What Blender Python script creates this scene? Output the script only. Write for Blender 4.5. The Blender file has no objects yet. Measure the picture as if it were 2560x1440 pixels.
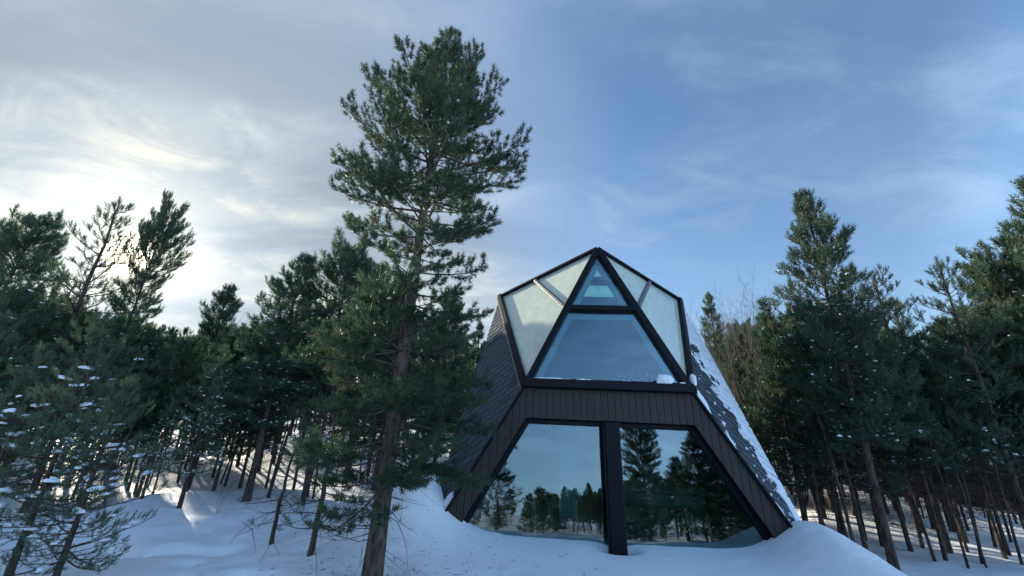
import bpy, bmesh, math, random
import numpy as np
from mathutils import Vector, Matrix

# ------------------------------------------------------------------ camera
EYE = 1.75                                   # metres above the trodden snow
F_PX, PITCH, ROLL = 961.6, 0.3349, 0.0456    # solved from the hut's corners (2560 px wide frame)
scene = bpy.context.scene
cp, sp_, cr, sr = math.cos(PITCH), math.sin(PITCH), math.cos(ROLL), math.sin(ROLL)
FWD = np.array([0, cp, sp_]); UP0 = np.array([0, -sp_, cp]); RX0 = np.array([1.0, 0, 0])
RIGHT = cr * RX0 + sr * UP0
UPV = -sr * RX0 + cr * UP0
cam_data = bpy.data.cameras.new('camera')
cam_data.sensor_width = 36.0
cam_data.lens = F_PX / 2560 * 36.0
cam_data.clip_start = 0.05
cam_data.clip_end = 3000
cam = bpy.data.objects.new('camera', cam_data)
scene.collection.objects.link(cam)
M = Matrix(((RIGHT[0], UPV[0], -FWD[0], 0), (RIGHT[1], UPV[1], -FWD[1], 0), (RIGHT[2], UPV[2], -FWD[2], EYE), (0, 0, 0, 1)))
cam.matrix_world = M
scene.camera = cam

def ray(px, py):
    """direction (per metre of depth y) of a photograph pixel"""
    d = FWD + RIGHT * (px - 1280) / F_PX - UPV * (py - 720) / F_PX
    return d / d[1]

# ------------------------------------------------------------------ sun, sky, exposure
SUN_DIR = ray(330, 635); SUN_DIR = SUN_DIR / np.linalg.norm(SUN_DIR)
SUN_EL = math.asin(SUN_DIR[2]); SUN_AZ = math.atan2(SUN_DIR[0], SUN_DIR[1])
sun_data = bpy.data.lights.new('sun', 'SUN')
sun_data.energy = 3.4
sun_data.angle = math.radians(1.0)
sun_data.color = (1.0, 0.90, 0.74)
sun = bpy.data.objects.new('sun', sun_data)
scene.collection.objects.link(sun)
sun.rotation_euler = Vector(-SUN_DIR).to_track_quat('-Z', 'Y').to_euler()
sun.location = (-20, 20, 12)

scene.view_settings.view_transform = 'Standard'
scene.view_settings.look = 'None'
scene.view_settings.exposure = 1.65
scene.view_settings.gamma = 1.0
scene.view_settings.use_curve_mapping = False
scene.render.engine = 'CYCLES'
scene.cycles.use_denoising = True
scene.cycles.max_bounces = 8
scene.cycles.transparent_max_bounces = 12
scene.cycles.sample_clamp_indirect = 6.0
scene.cycles.sample_clamp_direct = 3.0

class NT:
    """tiny helper round a node tree"""
    def __init__(s, tree): s.t = tree; s.n = tree.nodes; s.l = tree.links
    def node(s, typ, **kw):
        n = s.n.new(typ)
        for k, v in kw.items(): setattr(n, k, v)
        return n
    def inp(s, n, i, v):
        if v is None: return
        if isinstance(v, bpy.types.NodeSocket): s.l.new(v, n.inputs[i])
        else: n.inputs[i].default_value = v
    def math(s, op, a, b=None, c=None, clamp=False):
        n = s.node('ShaderNodeMath', operation=op, use_clamp=clamp)
        s.inp(n, 0, a); s.inp(n, 1, b); s.inp(n, 2, c)
        return n.outputs[0]
    def vmath(s, op, a, b=None):
        n = s.node('ShaderNodeVectorMath', operation=op)
        s.inp(n, 0, a); s.inp(n, 1, b)
        return n.outputs['Value'] if op in ('DOT_PRODUCT', 'LENGTH') else n.outputs[0]
    def mix(s, fac, a, b, blend='MIX'):
        n = s.node('ShaderNodeMix', data_type='RGBA', blend_type=blend, clamp_factor=True)
        s.inp(n, 0, fac); s.inp(n, 6, a); s.inp(n, 7, b)
        return n.outputs[2]
    def noise(s, vec, scale, detail=4, rough=0.55, dist=0.0):
        n = s.node('ShaderNodeTexNoise')
        s.inp(n, 'Vector', vec); s.inp(n, 'Scale', scale); s.inp(n, 'Detail', detail)
        s.inp(n, 'Roughness', rough); s.inp(n, 'Distortion', dist)
        return n.outputs[0]
    def ramp(s, fac, stops):
        n = s.node('ShaderNodeValToRGB')
        el = n.color_ramp.elements
        while len(el) < len(stops): el.new(0.5)
        for e, (p, c) in zip(el, stops):
            e.position = p
            e.color = c if isinstance(c, tuple) else (c, c, c, 1)
        s.inp(n, 0, fac)
        return n.outputs[0]
    def smooth(s, v, lo, hi):
        n = s.node('ShaderNodeMapRange', interpolation_type='SMOOTHSTEP')
        s.inp(n, 0, v); s.inp(n, 1, lo); s.inp(n, 2, hi); s.inp(n, 3, 0.0); s.inp(n, 4, 1.0)
        return n.outputs[0]

world = bpy.data.worlds.new('World')
scene.world = world
world.use_nodes = True
w = NT(world.node_tree)
w.n.clear()
tc = w.node('ShaderNodeTexCoord').outputs['Generated']
dirv = w.vmath('NORMALIZE', tc)
sky = w.node('ShaderNodeTexSky')
sky.sky_type = 'NISHITA'
sky.sun_disc = False
sky.sun_elevation = SUN_EL
sky.sun_rotation = SUN_AZ
sky.air_density = 1.0
sky.dust_density = 0.6
sky.ozone_density = 2.0
SKY_STRENGTH = 0.069
sep = w.node('ShaderNodeSeparateXYZ'); w.l.new(dirv, sep.inputs[0])
den = w.math('ADD', w.math('MAXIMUM', sep.outputs[2], 0.0), 0.22)
cx = w.math('DIVIDE', sep.outputs[0], den)
cy = w.math('DIVIDE', sep.outputs[1], den)
comb = w.node('ShaderNodeCombineXYZ'); w.l.new(cx, comb.inputs[0]); w.l.new(cy, comb.inputs[1])
def mapped(rot, sc, loc=(0, 0, 0)):
    m = w.node('ShaderNodeMapping')
    w.l.new(comb.outputs[0], m.inputs[0])
    m.inputs['Rotation'].default_value = (0, 0, math.radians(rot))
    m.inputs['Scale'].default_value = sc
    m.inputs['Location'].default_value = loc
    return m.outputs[0]
dot = w.vmath('DOT_PRODUCT', dirv, tuple(SUN_DIR))
dotp = w.math('MAXIMUM', dot, 0.0)
near = w.smooth(dot, 0.25, 0.98)                     # thin cloud thickens towards the sun's side
# high wispy cirrus veil
n1 = w.noise(mapped(38, (0.55, 1.5, 1), (3.1, 0.4, 0)), 1.3, 7, 0.54, 0.5)
n2 = w.noise(mapped(-20, (0.5, 1.0, 1), (1.3, 7.7, 0)), 0.55, 5, 0.5, 0.3)
n3 = w.noise(mapped(30, (0.8, 1.3, 1), (9.1, 2.2, 0)), 3.2, 9, 0.62, 0.8)
veil = w.smooth(w.math('ADD', w.math('MULTIPLY', n1, 0.55), w.math('MULTIPLY', n2, 0.55)), 0.44, 0.70)
wisps = w.math('MULTIPLY', w.smooth(n3, 0.42, 0.66), w.smooth(n1, 0.38, 0.62))
side = w.smooth(dot, 0.35, 0.93)                     # the sun's side is veiled all over
low = w.smooth(sep.outputs[2], 0.60, 0.02)           # paler air towards the horizon
cover = w.math('MAXIMUM', w.math('MULTIPLY', side, 0.93), w.math('MULTIPLY_ADD', veil, 0.34, w.math('MULTIPLY', wisps, 0.22)))
cover = w.math('ADD', cover, w.math('MULTIPLY', low, 0.62), clamp=True)
# forward scattering: cloud is brighter close to the sun; thick parts are bluish grey, thin parts white
glow1 = w.math('POWER', dotp, 6.0)
glow2 = w.math('POWER', dotp, 50.0)
glow3 = w.math('POWER', dotp, 260.0)
glow4 = w.math('POWER', dotp, 6000.0)
tex = w.math('ADD', w.math('MULTIPLY', veil, 0.58), w.math('MULTIPLY', wisps, 0.40), clamp=True)
bright = w.math('MULTIPLY_ADD', glow1, 0.030, w.math('MULTIPLY_ADD', low, 0.04, 0.190))
bright = w.math('MULTIPLY_ADD', glow2, 0.06, bright)
back = w.math('MAXIMUM', w.math('MULTIPLY', dot, -1.0), 0.0)     # cloud opposite the sun is front-lit, boosted further to light the snow
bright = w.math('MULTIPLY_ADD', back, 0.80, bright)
bright = w.math('MULTIPLY', bright, w.math('MULTIPLY_ADD', tex, w.math('MULTIPLY_ADD', near, 0.46, 0.25), w.math('MULTIPLY_ADD', near, -0.20, 0.93)))
cool = (0.60, 0.86, 1.20, 1); warm = (1.12, 1.06, 0.86, 1); haze_grey = (0.78, 0.94, 1.12, 1)
ccol = w.mix(w.math('POWER', dotp, 2.0), cool, w.mix(tex, haze_grey, warm))
cl = w.node('ShaderNodeVectorMath', operation='SCALE'); w.l.new(ccol, cl.inputs[0]); w.l.new(bright, cl.inputs[3])
sk = w.node('ShaderNodeVectorMath', operation='SCALE'); w.l.new(sky.outputs[0], sk.inputs[0]); sk.inputs[3].default_value = SKY_STRENGTH
skt = w.vmath('MULTIPLY', sk.outputs[0], (0.80, 1.0, 1.16))
skb = w.node('ShaderNodeVectorMath', operation='SCALE'); w.l.new(skt, skb.inputs[0]); w.l.new(w.math('MULTIPLY_ADD', back, 1.2, 1.0), skb.inputs[3])  # clear sky opposite the sun is boosted too, as fill for the snow
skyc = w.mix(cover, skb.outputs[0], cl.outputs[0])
halo = w.math('ADD', w.math('MULTIPLY_ADD', glow2, 0.03, w.math('MULTIPLY', glow3, 0.22)), w.math('MULTIPLY', glow4, 28.0))
hc = w.node('ShaderNodeVectorMath', operation='SCALE'); hc.inputs[0].default_value = (1.0, 0.90, 0.66); w.l.new(halo, hc.inputs[3])
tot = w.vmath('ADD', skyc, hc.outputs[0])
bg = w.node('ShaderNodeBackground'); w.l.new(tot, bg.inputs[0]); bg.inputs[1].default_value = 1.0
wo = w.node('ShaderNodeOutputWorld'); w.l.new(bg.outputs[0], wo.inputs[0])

# ------------------------------------------------------------------ helpers
COL = scene.collection
rng = np.random.default_rng(7)

def tag(o, label=None, cat=None, group=None, kind=None):
    if label: o['label'] = label
    if cat: o['category'] = cat
    if group: o['group'] = group
    if kind: o['kind'] = kind
    return o

def link(name, data, parent=None, loc=None):
    o = bpy.data.objects.new(name, data)
    COL.objects.link(o)
    if parent: o.parent = parent
    if loc is not None: o.location = loc
    return o

def empty(name, loc, rz=0.0):
    o = bpy.data.objects.new(name, None)
    COL.objects.link(o)
    o.empty_display_size = 0.3
    o.location = loc
    o.rotation_euler = (0, 0, rz)
    return o

def mesh_np(name, V, F, mat, smooth=False):
    """fast mesh from vertex array and an (n,k) face array (or a list of such arrays)"""
    Fs = F if isinstance(F, list) else [F]
    Fs = [f for f in Fs if len(f)]
    me = bpy.data.meshes.new(name)
    V = np.asarray(V, np.float32)
    me.vertices.add(len(V)); me.vertices.foreach_set('co', V.ravel())
    loops = np.concatenate([f.ravel() for f in Fs]).astype(np.int32)
    sizes = np.concatenate([np.full(len(f), f.shape[1], np.int32) for f in Fs])
    starts = np.concatenate([[0], np.cumsum(sizes)[:-1]]).astype(np.int32)
    me.loops.add(len(loops)); me.loops.foreach_set('vertex_index', loops)
    me.polygons.add(len(sizes)); me.polygons.foreach_set('loop_start', starts)
    me.polygons.foreach_set('use_smooth', np.full(len(sizes), smooth))
    me.update(calc_edges=True)
    if mat: me.materials.append(mat)
    return me

class MB:
    """collects convex prisms / boxes into one mesh"""
    def __init__(s): s.v = []; s.f = []
    def add(s, verts, faces):
        b = len(s.v); s.v += [tuple(map(float, p)) for p in verts]; s.f += [tuple(i + b for i in f) for f in faces]
    def prism(s, poly, off):
        """closed solid between a polygon and the same polygon moved by off"""
        n = len(poly); P = [np.array(p, float) for p in poly]; o = np.array(off, float)
        V = P + [p + o for p in P]
        F = [tuple(range(n - 1, -1, -1)), tuple(range(n, 2 * n))] + [(i, (i + 1) % n, n + (i + 1) % n, n + i) for i in range(n)]
        s.add(V, F)
    def bar(s, p, q, wdt, dep, nrm):
        """rectangular bar from p to q; wdt across, dep along nrm (centred)"""
        p, q, nrm = (np.array(a, float) for a in (p, q, nrm))
        t = (q - p) / np.linalg.norm(q - p)
        sd = np.cross(t, nrm); sd /= np.linalg.norm(sd)
        nn = np.cross(sd, t)
        a, b = sd * wdt / 2, nn * dep / 2
        V = [c + i * a + j * b for c in (p, q) for i, j in ((-1, -1), (1, -1), (1, 1), (-1, 1))]
        s.add(V, [(3, 2, 1, 0), (4, 5, 6, 7), (0, 1, 5, 4), (1, 2, 6, 5), (2, 3, 7, 6), (3, 0, 4, 7)])
    def box(s, c, d):
        x, y, z = c; a, b, e = d[0] / 2, d[1] / 2, d[2] / 2
        V = [(x + i * a, y + j * b, z + k * e) for k in (-1, 1) for i, j in ((-1, -1), (1, -1), (1, 1), (-1, 1))]
        s.add(V, [(3, 2, 1, 0), (4, 5, 6, 7), (0, 1, 5, 4), (1, 2, 6, 5), (2, 3, 7, 6), (3, 0, 4, 7)])
    def mesh(s, name, mat, bevel=0.0, smooth=False):
        me = bpy.data.meshes.new(name)
        me.from_pydata(s.v, [], s.f)
        bm = bmesh.new(); bm.from_mesh(me)
        bmesh.ops.recalc_face_normals(bm, faces=bm.faces)
        if bevel:
            bmesh.ops.bevel(bm, geom=bm.edges[:], offset=bevel, segments=1, affect='EDGES', clamp_overlap=True)
        for f in bm.faces: f.smooth = smooth
        bm.to_mesh(me); bm.free()
        if mat: me.materials.append(mat)
        return me
    def build(s, name, mat, parent=None, bevel=0.0, smooth=False):
        return link(name, s.mesh(name, mat, bevel, smooth), parent)

def vnoise(x, y, seed=0):
    """smooth value noise in numpy"""
    x = np.asarray(x, float); y = np.asarray(y, float)
    xi = np.floor(x).astype(np.int64); yi = np.floor(y).astype(np.int64)
    fx, fy = x - xi, y - yi
    fx = fx * fx * (3 - 2 * fx); fy = fy * fy * (3 - 2 * fy)
    def h(a, b):
        n = (a * 374761393 + b * 668265263 + seed * 974711) & 0xFFFFFFFF
        n = ((n ^ (n >> 13)) * 1274126177) & 0xFFFFFFFF
        return ((n ^ (n >> 16)) & 0xFFFF) / 65535.0
    return (h(xi, yi) * (1 - fx) + h(xi + 1, yi) * fx) * (1 - fy) + (h(xi, yi + 1) * (1 - fx) + h(xi + 1, yi + 1) * fx) * fy

def fbm(x, y, seed=0, octv=4):
    s = 0; a = 1; t = 0
    for o in range(octv):
        s = s + a * vnoise(x * 2 ** o + 13.7 * o, y * 2 ** o + 5.1 * o, seed + o); t += a; a *= 0.5
    return s / t

# ------------------------------------------------------------------ materials
def material(name):
    m = bpy.data.materials.new(name); m.use_nodes = True
    t = NT(m.node_tree); t.n.clear()
    out = t.node('ShaderNodeOutputMaterial')
    return m, t, out

def principled(t, out, color, rough, bump=None, bump_dist=0.01, spec=0.5, metal=0.0, bump_str=0.5):
    p = t.node('ShaderNodeBsdfPrincipled')
    t.inp(p, 'Base Color', color); t.inp(p, 'Roughness', rough); p.inputs['Metallic'].default_value = metal
    p.inputs['Specular IOR Level'].default_value = spec
    if bump is not None:
        b = t.node('ShaderNodeBump'); b.inputs['Strength'].default_value = bump_str; b.inputs['Distance'].default_value = bump_dist
        t.l.new(bump, b.inputs['Height']); t.l.new(b.outputs[0], p.inputs['Normal'])
    t.l.new(p.outputs[0], out.inputs[0])
    return p

def coords(t, which='Object'):
    return t.node('ShaderNodeTexCoord').outputs[which]

def mat_snow(name='snow', col=(0.91, 0.935, 0.965, 1), fine=45.0):
    m, t, out = material(name)
    g = t.node('ShaderNodeNewGeometry').outputs['Position']
    n1 = t.noise(g, 2.2, 7, 0.62); n2 = t.noise(g, fine, 4, 0.7)
    h = t.math('MULTIPLY_ADD', n2, 0.30, n1)
    c = t.mix(t.smooth(n1, 0.3, 0.7), tuple(0.96 * v for v in col[:3]) + (1,), col)
    p = principled(t, out, c, 0.62, h, 0.05, 0.3, bump_str=0.6)
    p.inputs['Subsurface Weight'].default_value = 0.0
    return m

def mat_needles(name, dark, light, brown, brown_amt):
    m, t, out = material(name)
    g = t.node('ShaderNodeNewGeometry').outputs['Position']
    oi = t.node('ShaderNodeObjectInfo').outputs['Random']
    ob = coords(t)
    n = t.noise(g, 2.6, 3, 0.6)
    fine = t.noise(ob, 14.0, 2, 0.5)
    c = t.mix(t.smooth(t.math('ADD', t.math('MULTIPLY', n, 0.6), t.math('MULTIPLY', fine, 0.4)), 0.36, 0.62), dark, light)
    c = t.mix(t.math('MULTIPLY', oi, 0.4), c, tuple(0.65 * v for v in dark[:3]) + (1,))
    nb = t.noise(ob, 1.3, 4, 0.65)
    c = t.mix(t.math('MULTIPLY', t.smooth(nb, 0.58, 0.72), brown_amt), c, brown)
    p = t.node('ShaderNodeBsdfPrincipled'); t.inp(p, 'Base Color', c); p.inputs['Roughness'].default_value = 0.5
    p.inputs['Specular IOR Level'].default_value = 0.35
    tr = t.node('ShaderNodeBsdfTranslucent'); t.l.new(c, tr.inputs[0])
    mx = t.node('ShaderNodeMixShader'); mx.inputs[0].default_value = 0.38
    t.l.new(p.outputs[0], mx.inputs[1]); t.l.new(tr.outputs[0], mx.inputs[2])
    t.l.new(mx.outputs[0], out.inputs[0])
    return m

def mat_bark(name, a, b, sc=9.0):
    m, t, out = material(name)
    ob = coords(t)
    mp = t.node('ShaderNodeMapping'); t.l.new(ob, mp.inputs[0]); mp.inputs['Scale'].default_value = (1, 1, 0.28)
    v = t.node('ShaderNodeTexVoronoi'); t.l.new(mp.outputs[0], v.inputs[0]); v.inputs['Scale'].default_value = sc * 2.2
    n = t.noise(mp.outputs[0], sc, 6, 0.65, 0.6)
    h = t.math('ADD', t.math('MULTIPLY', v.outputs[0], 0.5), n)
    c = t.mix(t.smooth(h, 0.45, 1.0), a, b)
    principled(t, out, c, 0.85, h, 0.03, 0.2, bump_str=0.9)
    return m

SNOW = mat_snow()
SNOW_FINE = mat_snow('clinging_snow', (0.83, 0.87, 0.93, 1), 90)
NEEDLE_MAIN = mat_needles('pine_needles', (0.030, 0.066, 0.040, 1), (0.085, 0.135, 0.062, 1), (0.19, 0.095, 0.038, 1), 0.5)
NEEDLE_FAR = mat_needles('forest_needles', (0.028, 0.062, 0.042, 1), (0.075, 0.125, 0.062, 1), (0.15, 0.085, 0.035, 1), 0.35)
NEEDLE_YOUNG = mat_needles('young_needles', (0.045, 0.085, 0.055, 1), (0.10, 0.16, 0.085, 1), (0.14, 0.08, 0.035, 1), 0.25)
BARK = mat_bark('pine_bark', (0.035, 0.026, 0.022, 1), (0.135, 0.098, 0.082, 1))
BARK_FAR = mat_bark('forest_bark', (0.030, 0.023, 0.020, 1), (0.105, 0.072, 0.058, 1))
BIRCH = mat_bark('bare_twig_bark', (0.05, 0.044, 0.043, 1), (0.15, 0.135, 0.13, 1), 5)

def mat_plain(name, col, rough, spec=0.5, noise_scale=None, var=0.2, bump_dist=0.002):
    m, t, out = material(name)
    if noise_scale:
        n = t.noise(coords(t), noise_scale, 5, 0.6)
        c = t.mix(n, tuple(v * (1 - var) for v in col[:3]) + (1,), tuple(v * (1 + var) for v in col[:3]) + (1,))
        principled(t, out, c, rough, n, bump_dist, spec)
    else:
        principled(t, out, col, rough, None, 0, spec)
    return m

FRAME = mat_plain('black_frame', (0.004, 0.005, 0.008, 1), 0.5, 0.15, 12.0, 0.3)
TRIM = mat_plain('grey_metal_trim', (0.16, 0.17, 0.18, 1), 0.35, 0.6, 20.0, 0.2)
INNER = mat_plain('pale_inner_panel', (0.74, 0.78, 0.76, 1), 0.6, 0.3, 3.0, 0.05)
FLOORM = mat_plain('dark_floor', (0.10, 0.085, 0.07, 1), 0.5, 0.4, 6.0, 0.25)
LINEN = mat_plain('bed_linen', (0.22, 0.24, 0.24, 1), 0.8, 0.2, 7.0, 0.08, 0.02)
CURTAIN = mat_plain('curtain_cloth', (0.5, 0.55, 0.56, 1), 0.8, 0.2, 5.0, 0.1)

def mat_board():
    m, t, out = material('dark_board')
    ob = coords(t)
    oi = t.node('ShaderNodeObjectInfo').outputs['Random']
    mp = t.node('ShaderNodeMapping'); t.l.new(ob, mp.inputs[0]); mp.inputs['Scale'].default_value = (14, 14, 0.8)
    off = t.node('ShaderNodeCombineXYZ'); t.l.new(t.math('MULTIPLY', oi, 37.0), off.inputs[2]); t.l.new(off.outputs[0], mp.inputs['Location'])
    n = t.noise(mp.outputs[0], 3.0, 6, 0.6, 0.4)
    c = t.mix(n, (0.014, 0.012, 0.011, 1), (0.046, 0.038, 0.032, 1))
    c = t.mix(t.smooth(oi, 0.2, 0.9), c, t.mix(1.0, c, (1.15, 0.80, 0.72, 1), 'MULTIPLY'))
    c = t.mix(t.math('MULTIPLY', t.math('FRACT', t.math('MULTIPLY', oi, 7.3)), 0.5), c, (0.022, 0.024, 0.022, 1))
    principled(t, out, c, 0.6, n, 0.004, 0.35)
    return m
BOARD = mat_board()

def mat_shingle():
    m, t, out = material('felt_shingle')
    ob = coords(t)
    oi = t.node('ShaderNodeObjectInfo').outputs['Random']
    n = t.noise(ob, 160.0, 3, 0.7); n2 = t.noise(ob, 3.0, 3, 0.6)
    c = t.mix(n, (0.040, 0.050, 0.062, 1), (0.115, 0.138, 0.165, 1))
    c = t.mix(t.math('MULTIPLY', t.smooth(oi, 0.70, 0.86), 0.55), c, (0.020, 0.025, 0.034, 1))
    c = t.mix(t.math('MULTIPLY', n2, 0.30), c, (0.06, 0.088, 0.092, 1))
    principled(t, out, c, 0.85, n, 0.004, 0.25)
    return m
SHINGLE = mat_shingle()
EDGE_SHADE = mat_plain('shingle_edge_shade', (0.006, 0.007, 0.009, 1), 0.8, 0.1)  # near-black shingle edges paint in the shadow lines between courses

def mat_glass(name, tint, refl, frost=0.0, frost_col=(0.55, 0.72, 0.70, 1), rough=0.0, wavy=False, front_share=0.65):
    m, t, out = material(name)
    tr = t.node('ShaderNodeBsdfTransparent'); tr.inputs[0].default_value = tint
    gl = t.node('ShaderNodeBsdfGlossy'); gl.inputs['Roughness'].default_value = rough; gl.inputs[0].default_value = (0.82, 0.90, 1.0, 1)
    fr = t.node('ShaderNodeFresnel'); fr.inputs[0].default_value = 1.6
    if wavy:                                         # float glass is never perfectly flat; breath and dust dull it a little
        g0 = t.node('ShaderNodeNewGeometry').outputs['Position']
        bp = t.node('ShaderNodeBump'); bp.inputs['Strength'].default_value = 0.10; bp.inputs['Distance'].default_value = 0.03
        t.l.new(t.noise(g0, 1.7, 2, 0.4), bp.inputs['Height']); t.l.new(bp.outputs[0], gl.inputs['Normal'])
        t.l.new(t.math('MULTIPLY', t.smooth(t.noise(g0, 3.0, 5, 0.65), 0.45, 0.75), 0.045), gl.inputs['Roughness'])
    fac = t.math('MULTIPLY_ADD', fr.outputs[0], 1.0 - refl, refl, clamp=True)
    base = tr.outputs[0]
    if frost > 0:
        g = t.node('ShaderNodeNewGeometry').outputs['Position']
        n = t.noise(g, 5.0, 5, 0.65)
        tl = t.node('ShaderNodeBsdfTranslucent'); tl.inputs[0].default_value = frost_col
        df = t.node('ShaderNodeBsdfDiffuse'); df.inputs[0].default_value = frost_col
        ad = t.node('ShaderNodeMixShader'); ad.inputs[0].default_value = front_share
        t.l.new(tl.outputs[0], ad.inputs[1]); t.l.new(df.outputs[0], ad.inputs[2])
        mx = t.node('ShaderNodeMixShader')
        t.l.new(t.math('MULTIPLY', t.math('MULTIPLY_ADD', n, 0.5, 0.75), frost), mx.inputs[0])
        t.l.new(base, mx.inputs[1]); t.l.new(ad.outputs[0], mx.inputs[2])
        base = mx.outputs[0]
    m2 = t.node('ShaderNodeMixShader'); t.l.new(fac, m2.inputs[0]); t.l.new(base, m2.inputs[1]); t.l.new(gl.outputs[0], m2.inputs[2])
    t.l.new(m2.outputs[0], out.inputs[0])
    return m
GLASS_LOW = mat_glass('window_glass', (0.45, 0.72, 0.72, 1), 0.055, wavy=True)
GLASS_FRONT = mat_glass('loft_glass', (0.60, 0.86, 0.88, 1), 0.07)
GLASS_SIDE = mat_glass('frosted_side_glass', (0.76, 0.96, 0.92, 1), 0.03, 0.84, (0.93, 1.0, 0.84, 1))
GLASS_TOP = mat_glass('skylight_glass', (0.62, 0.92, 0.88, 1), 0.03, 0.85, (0.80, 1.0, 0.95, 1), front_share=0.12)

# ------------------------------------------------------------------ hut frame of reference
HUT_O = np.array([1.7653, 6.9975]); PHI = 0.0868
HRX = np.array([math.cos(PHI), -math.sin(PHI)]); HAX = np.array([math.sin(PHI), math.cos(PHI)])
W1, H1, K, LEAN = 1.45, 2.359, 0.591, 0.1114

def hut_local(x, y):
    dx, dy = np.asarray(x) - HUT_O[0], np.asarray(y) - HUT_O[1]
    return dx * HRX[0] + dy * HRX[1], dx * HAX[0] + dy * HAX[1]

def hut_world(u, v):
    return HUT_O[0] + u * HRX[0] + v * HAX[0], HUT_O[1] + u * HRX[1] + v * HAX[1]

# ------------------------------------------------------------------ the snowy ground
PRINTS = []
TRUNK = (float(ray(930, 1440)[0] * 5.3), 5.3)
for px, py, a, b in [(380, 1358, .17, .12), (478, 1382, .16, .12), (432, 1428, .2, .14), (388, 1357, .12, .3), (330, 1350, .1, .25), (470, 1352, .12, .26),
                     (555, 1352, .14, .28), (600, 1420, .15, .13), (660, 1425, .15, .12), (300, 1345, .14, .25)]:
    d = ray(px, py); t = -EYE / d[2]
    PRINTS.append((d[0] * t, t, a, b))

def gauss(x, y, cx, cy, sx, sy, a=0.0):
    c, s = math.cos(a), math.sin(a)
    dx, dy = x - cx, y - cy
    return np.exp(-0.5 * (((dx * c + dy * s) / sx) ** 2 + ((-dx * s + dy * c) / sy) ** 2))

def ground(x, y, detail=True):
    x = np.asarray(x, float); y = np.asarray(y, float)
    r = np.hypot(x, y)
    z = 0.040 * np.maximum(r - 13, 0) - 0.00016 * np.maximum(r - 13, 0) ** 2 * (r < 138)
    z = np.where(r > 138, 0.040 * 125 - 0.00016 * 125 ** 2, z)
    amp = np.clip((r - 2) / 6, 0.15, 1.0)
    u, v = hut_local(x, y)
    calm = 1 - 0.85 * np.exp(-((u / 3.2) ** 4) - ((v + 0.9) / 1.6) ** 4)
    if detail:
        z = z + (fbm(x * 0.35, y * 0.35, 3, 3) - 0.5) * 0.55 * amp * calm + (fbm(x * 1.3, y * 1.3, 11, 3) - 0.5) * 0.11 * calm + (fbm(x * 4.5 + y * 1.5, y * 7.0, 23, 3) - 0.5) * 0.028 * (0.35 + 0.65 * calm)
    # right side of the hut lies lower
    z = z - 0.22 * np.clip((x - 4.35) / 1.0, 0, 1) * np.exp(-((y - 7) / 6) ** 2)
    # drifts piled against the hut
    z = z + 0.78 * gauss(u, v, -3.25, 0.55, 0.50, 0.75) + 0.22 * gauss(u, v, -3.2, -0.5, 0.7, 0.9)
    z = z + 0.42 * gauss(u, v, 2.98, -0.05, 0.44, 0.8) + 0.20 * gauss(u, v, 2.75, -1.2, 0.55, 0.9)
    z = z + 0.05 * gauss(u, v, 0, -0.7, 2.6, 0.7)
    # thawed hole around the post
    z = z - 0.20 * gauss(u, v, 0.02, -0.33, 0.17, 0.15)
    z = z - 0.13 * gauss(x, y, TRUNK[0], TRUNK[1], 0.24, 0.24)
    for fx, fy, a, b in PRINTS:
        z = z - 0.11 * gauss(x, y, fx, fy, b * 0.6, a * 0.6)
    return z

def axis(breaks):
    out = []
    for lo, hi, st in breaks:
        out += list(np.arange(lo, hi, st))
    out.append(breaks[-1][1])
    return np.array(out)

gx = axis([(-600, -120, 60), (-120, -40, 8), (-40, -14, 1.2), (-14, -7, 0.3), (-7, 6.5, 0.055), (6.5, 12, 0.2), (12, 40, 1.2), (40, 120, 8), (120, 600, 60)])
gy = axis([(-600, -120, 60), (-120, -30, 8), (-30, -4, 0.8), (-4, 3.5, 0.3), (3.5, 10, 0.055), (10, 16, 0.25), (16, 45, 1.0), (45, 120, 6), (120, 600, 60)])
GX, GY = np.meshgrid(gx, gy)
GZ = ground(GX, GY)
# the hut stands in the snow: sink the sheet under its floor
uu, vv = hut_local(GX, GY)
inside = (np.abs(uu) < 2.45) & (vv > 0.22) & (vv < 4.3)
GZ = np.where(inside, np.minimum(GZ, -0.12), GZ)
nx, ny = len(gx), len(gy)
idx = np.arange(nx * ny).reshape(ny, nx)
Q = np.stack([idx[:-1, :-1], idx[:-1, 1:], idx[1:, 1:], idx[1:, :-1]], -1).reshape(-1, 4)
gme = mesh_np('snow_ground', np.stack([GX, GY, GZ], -1).reshape(-1, 3), Q, SNOW, True)
tag(link('snow_ground', gme), 'blue-white snow covering the whole ground with drifts and footprints', None, None, 'structure')

def gz(x, y): return float(ground(np.array([x]), np.array([y]))[0])

# ------------------------------------------------------------------ the hut
hut = empty('glass_hut', (HUT_O[0], HUT_O[1], 0), -PHI)
tag(hut, 'black timber hut with faceted glass peak, shingled sides and wide reflecting windows', 'hut')
V3 = lambda *a: np.array(a, float)
def mirror(p, s): return V3(p[0] * s, p[1], p[2])
TB = H1 + 0.15                                      # the front reaches below the snow
A = V3(0, 0.6056, 5.378)
Rr = V3(2.28, 2.455, 4.843)
BR = V3(W1, 0, H1)
FR = V3(W1 + K * TB, -LEAN * TB, H1 - TB)           # outer foot of the front
dz = (Rr[2] - FR[2]) / (Rr[2] - 0.6)
BK = Rr + (V3(2.90, 0.18, 0.6) - Rr) * dz            # foot of the rear edge of the side wall
QB = V3(2.6, 4.5, -0.15)
def unit(v): return v / np.linalg.norm(v)
def sd(p, s): return mirror(p, s)
def lerp(a, b, t): return a + (b - a) * t
NF = unit(V3(0, -1, LEAN))                          # outward normal of the front plane
def poly_normal(pts, toward):
    n = unit(np.cross(pts[1] - pts[0], pts[2] - pts[0]))
    return n if n @ toward > 0 else -n
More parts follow.
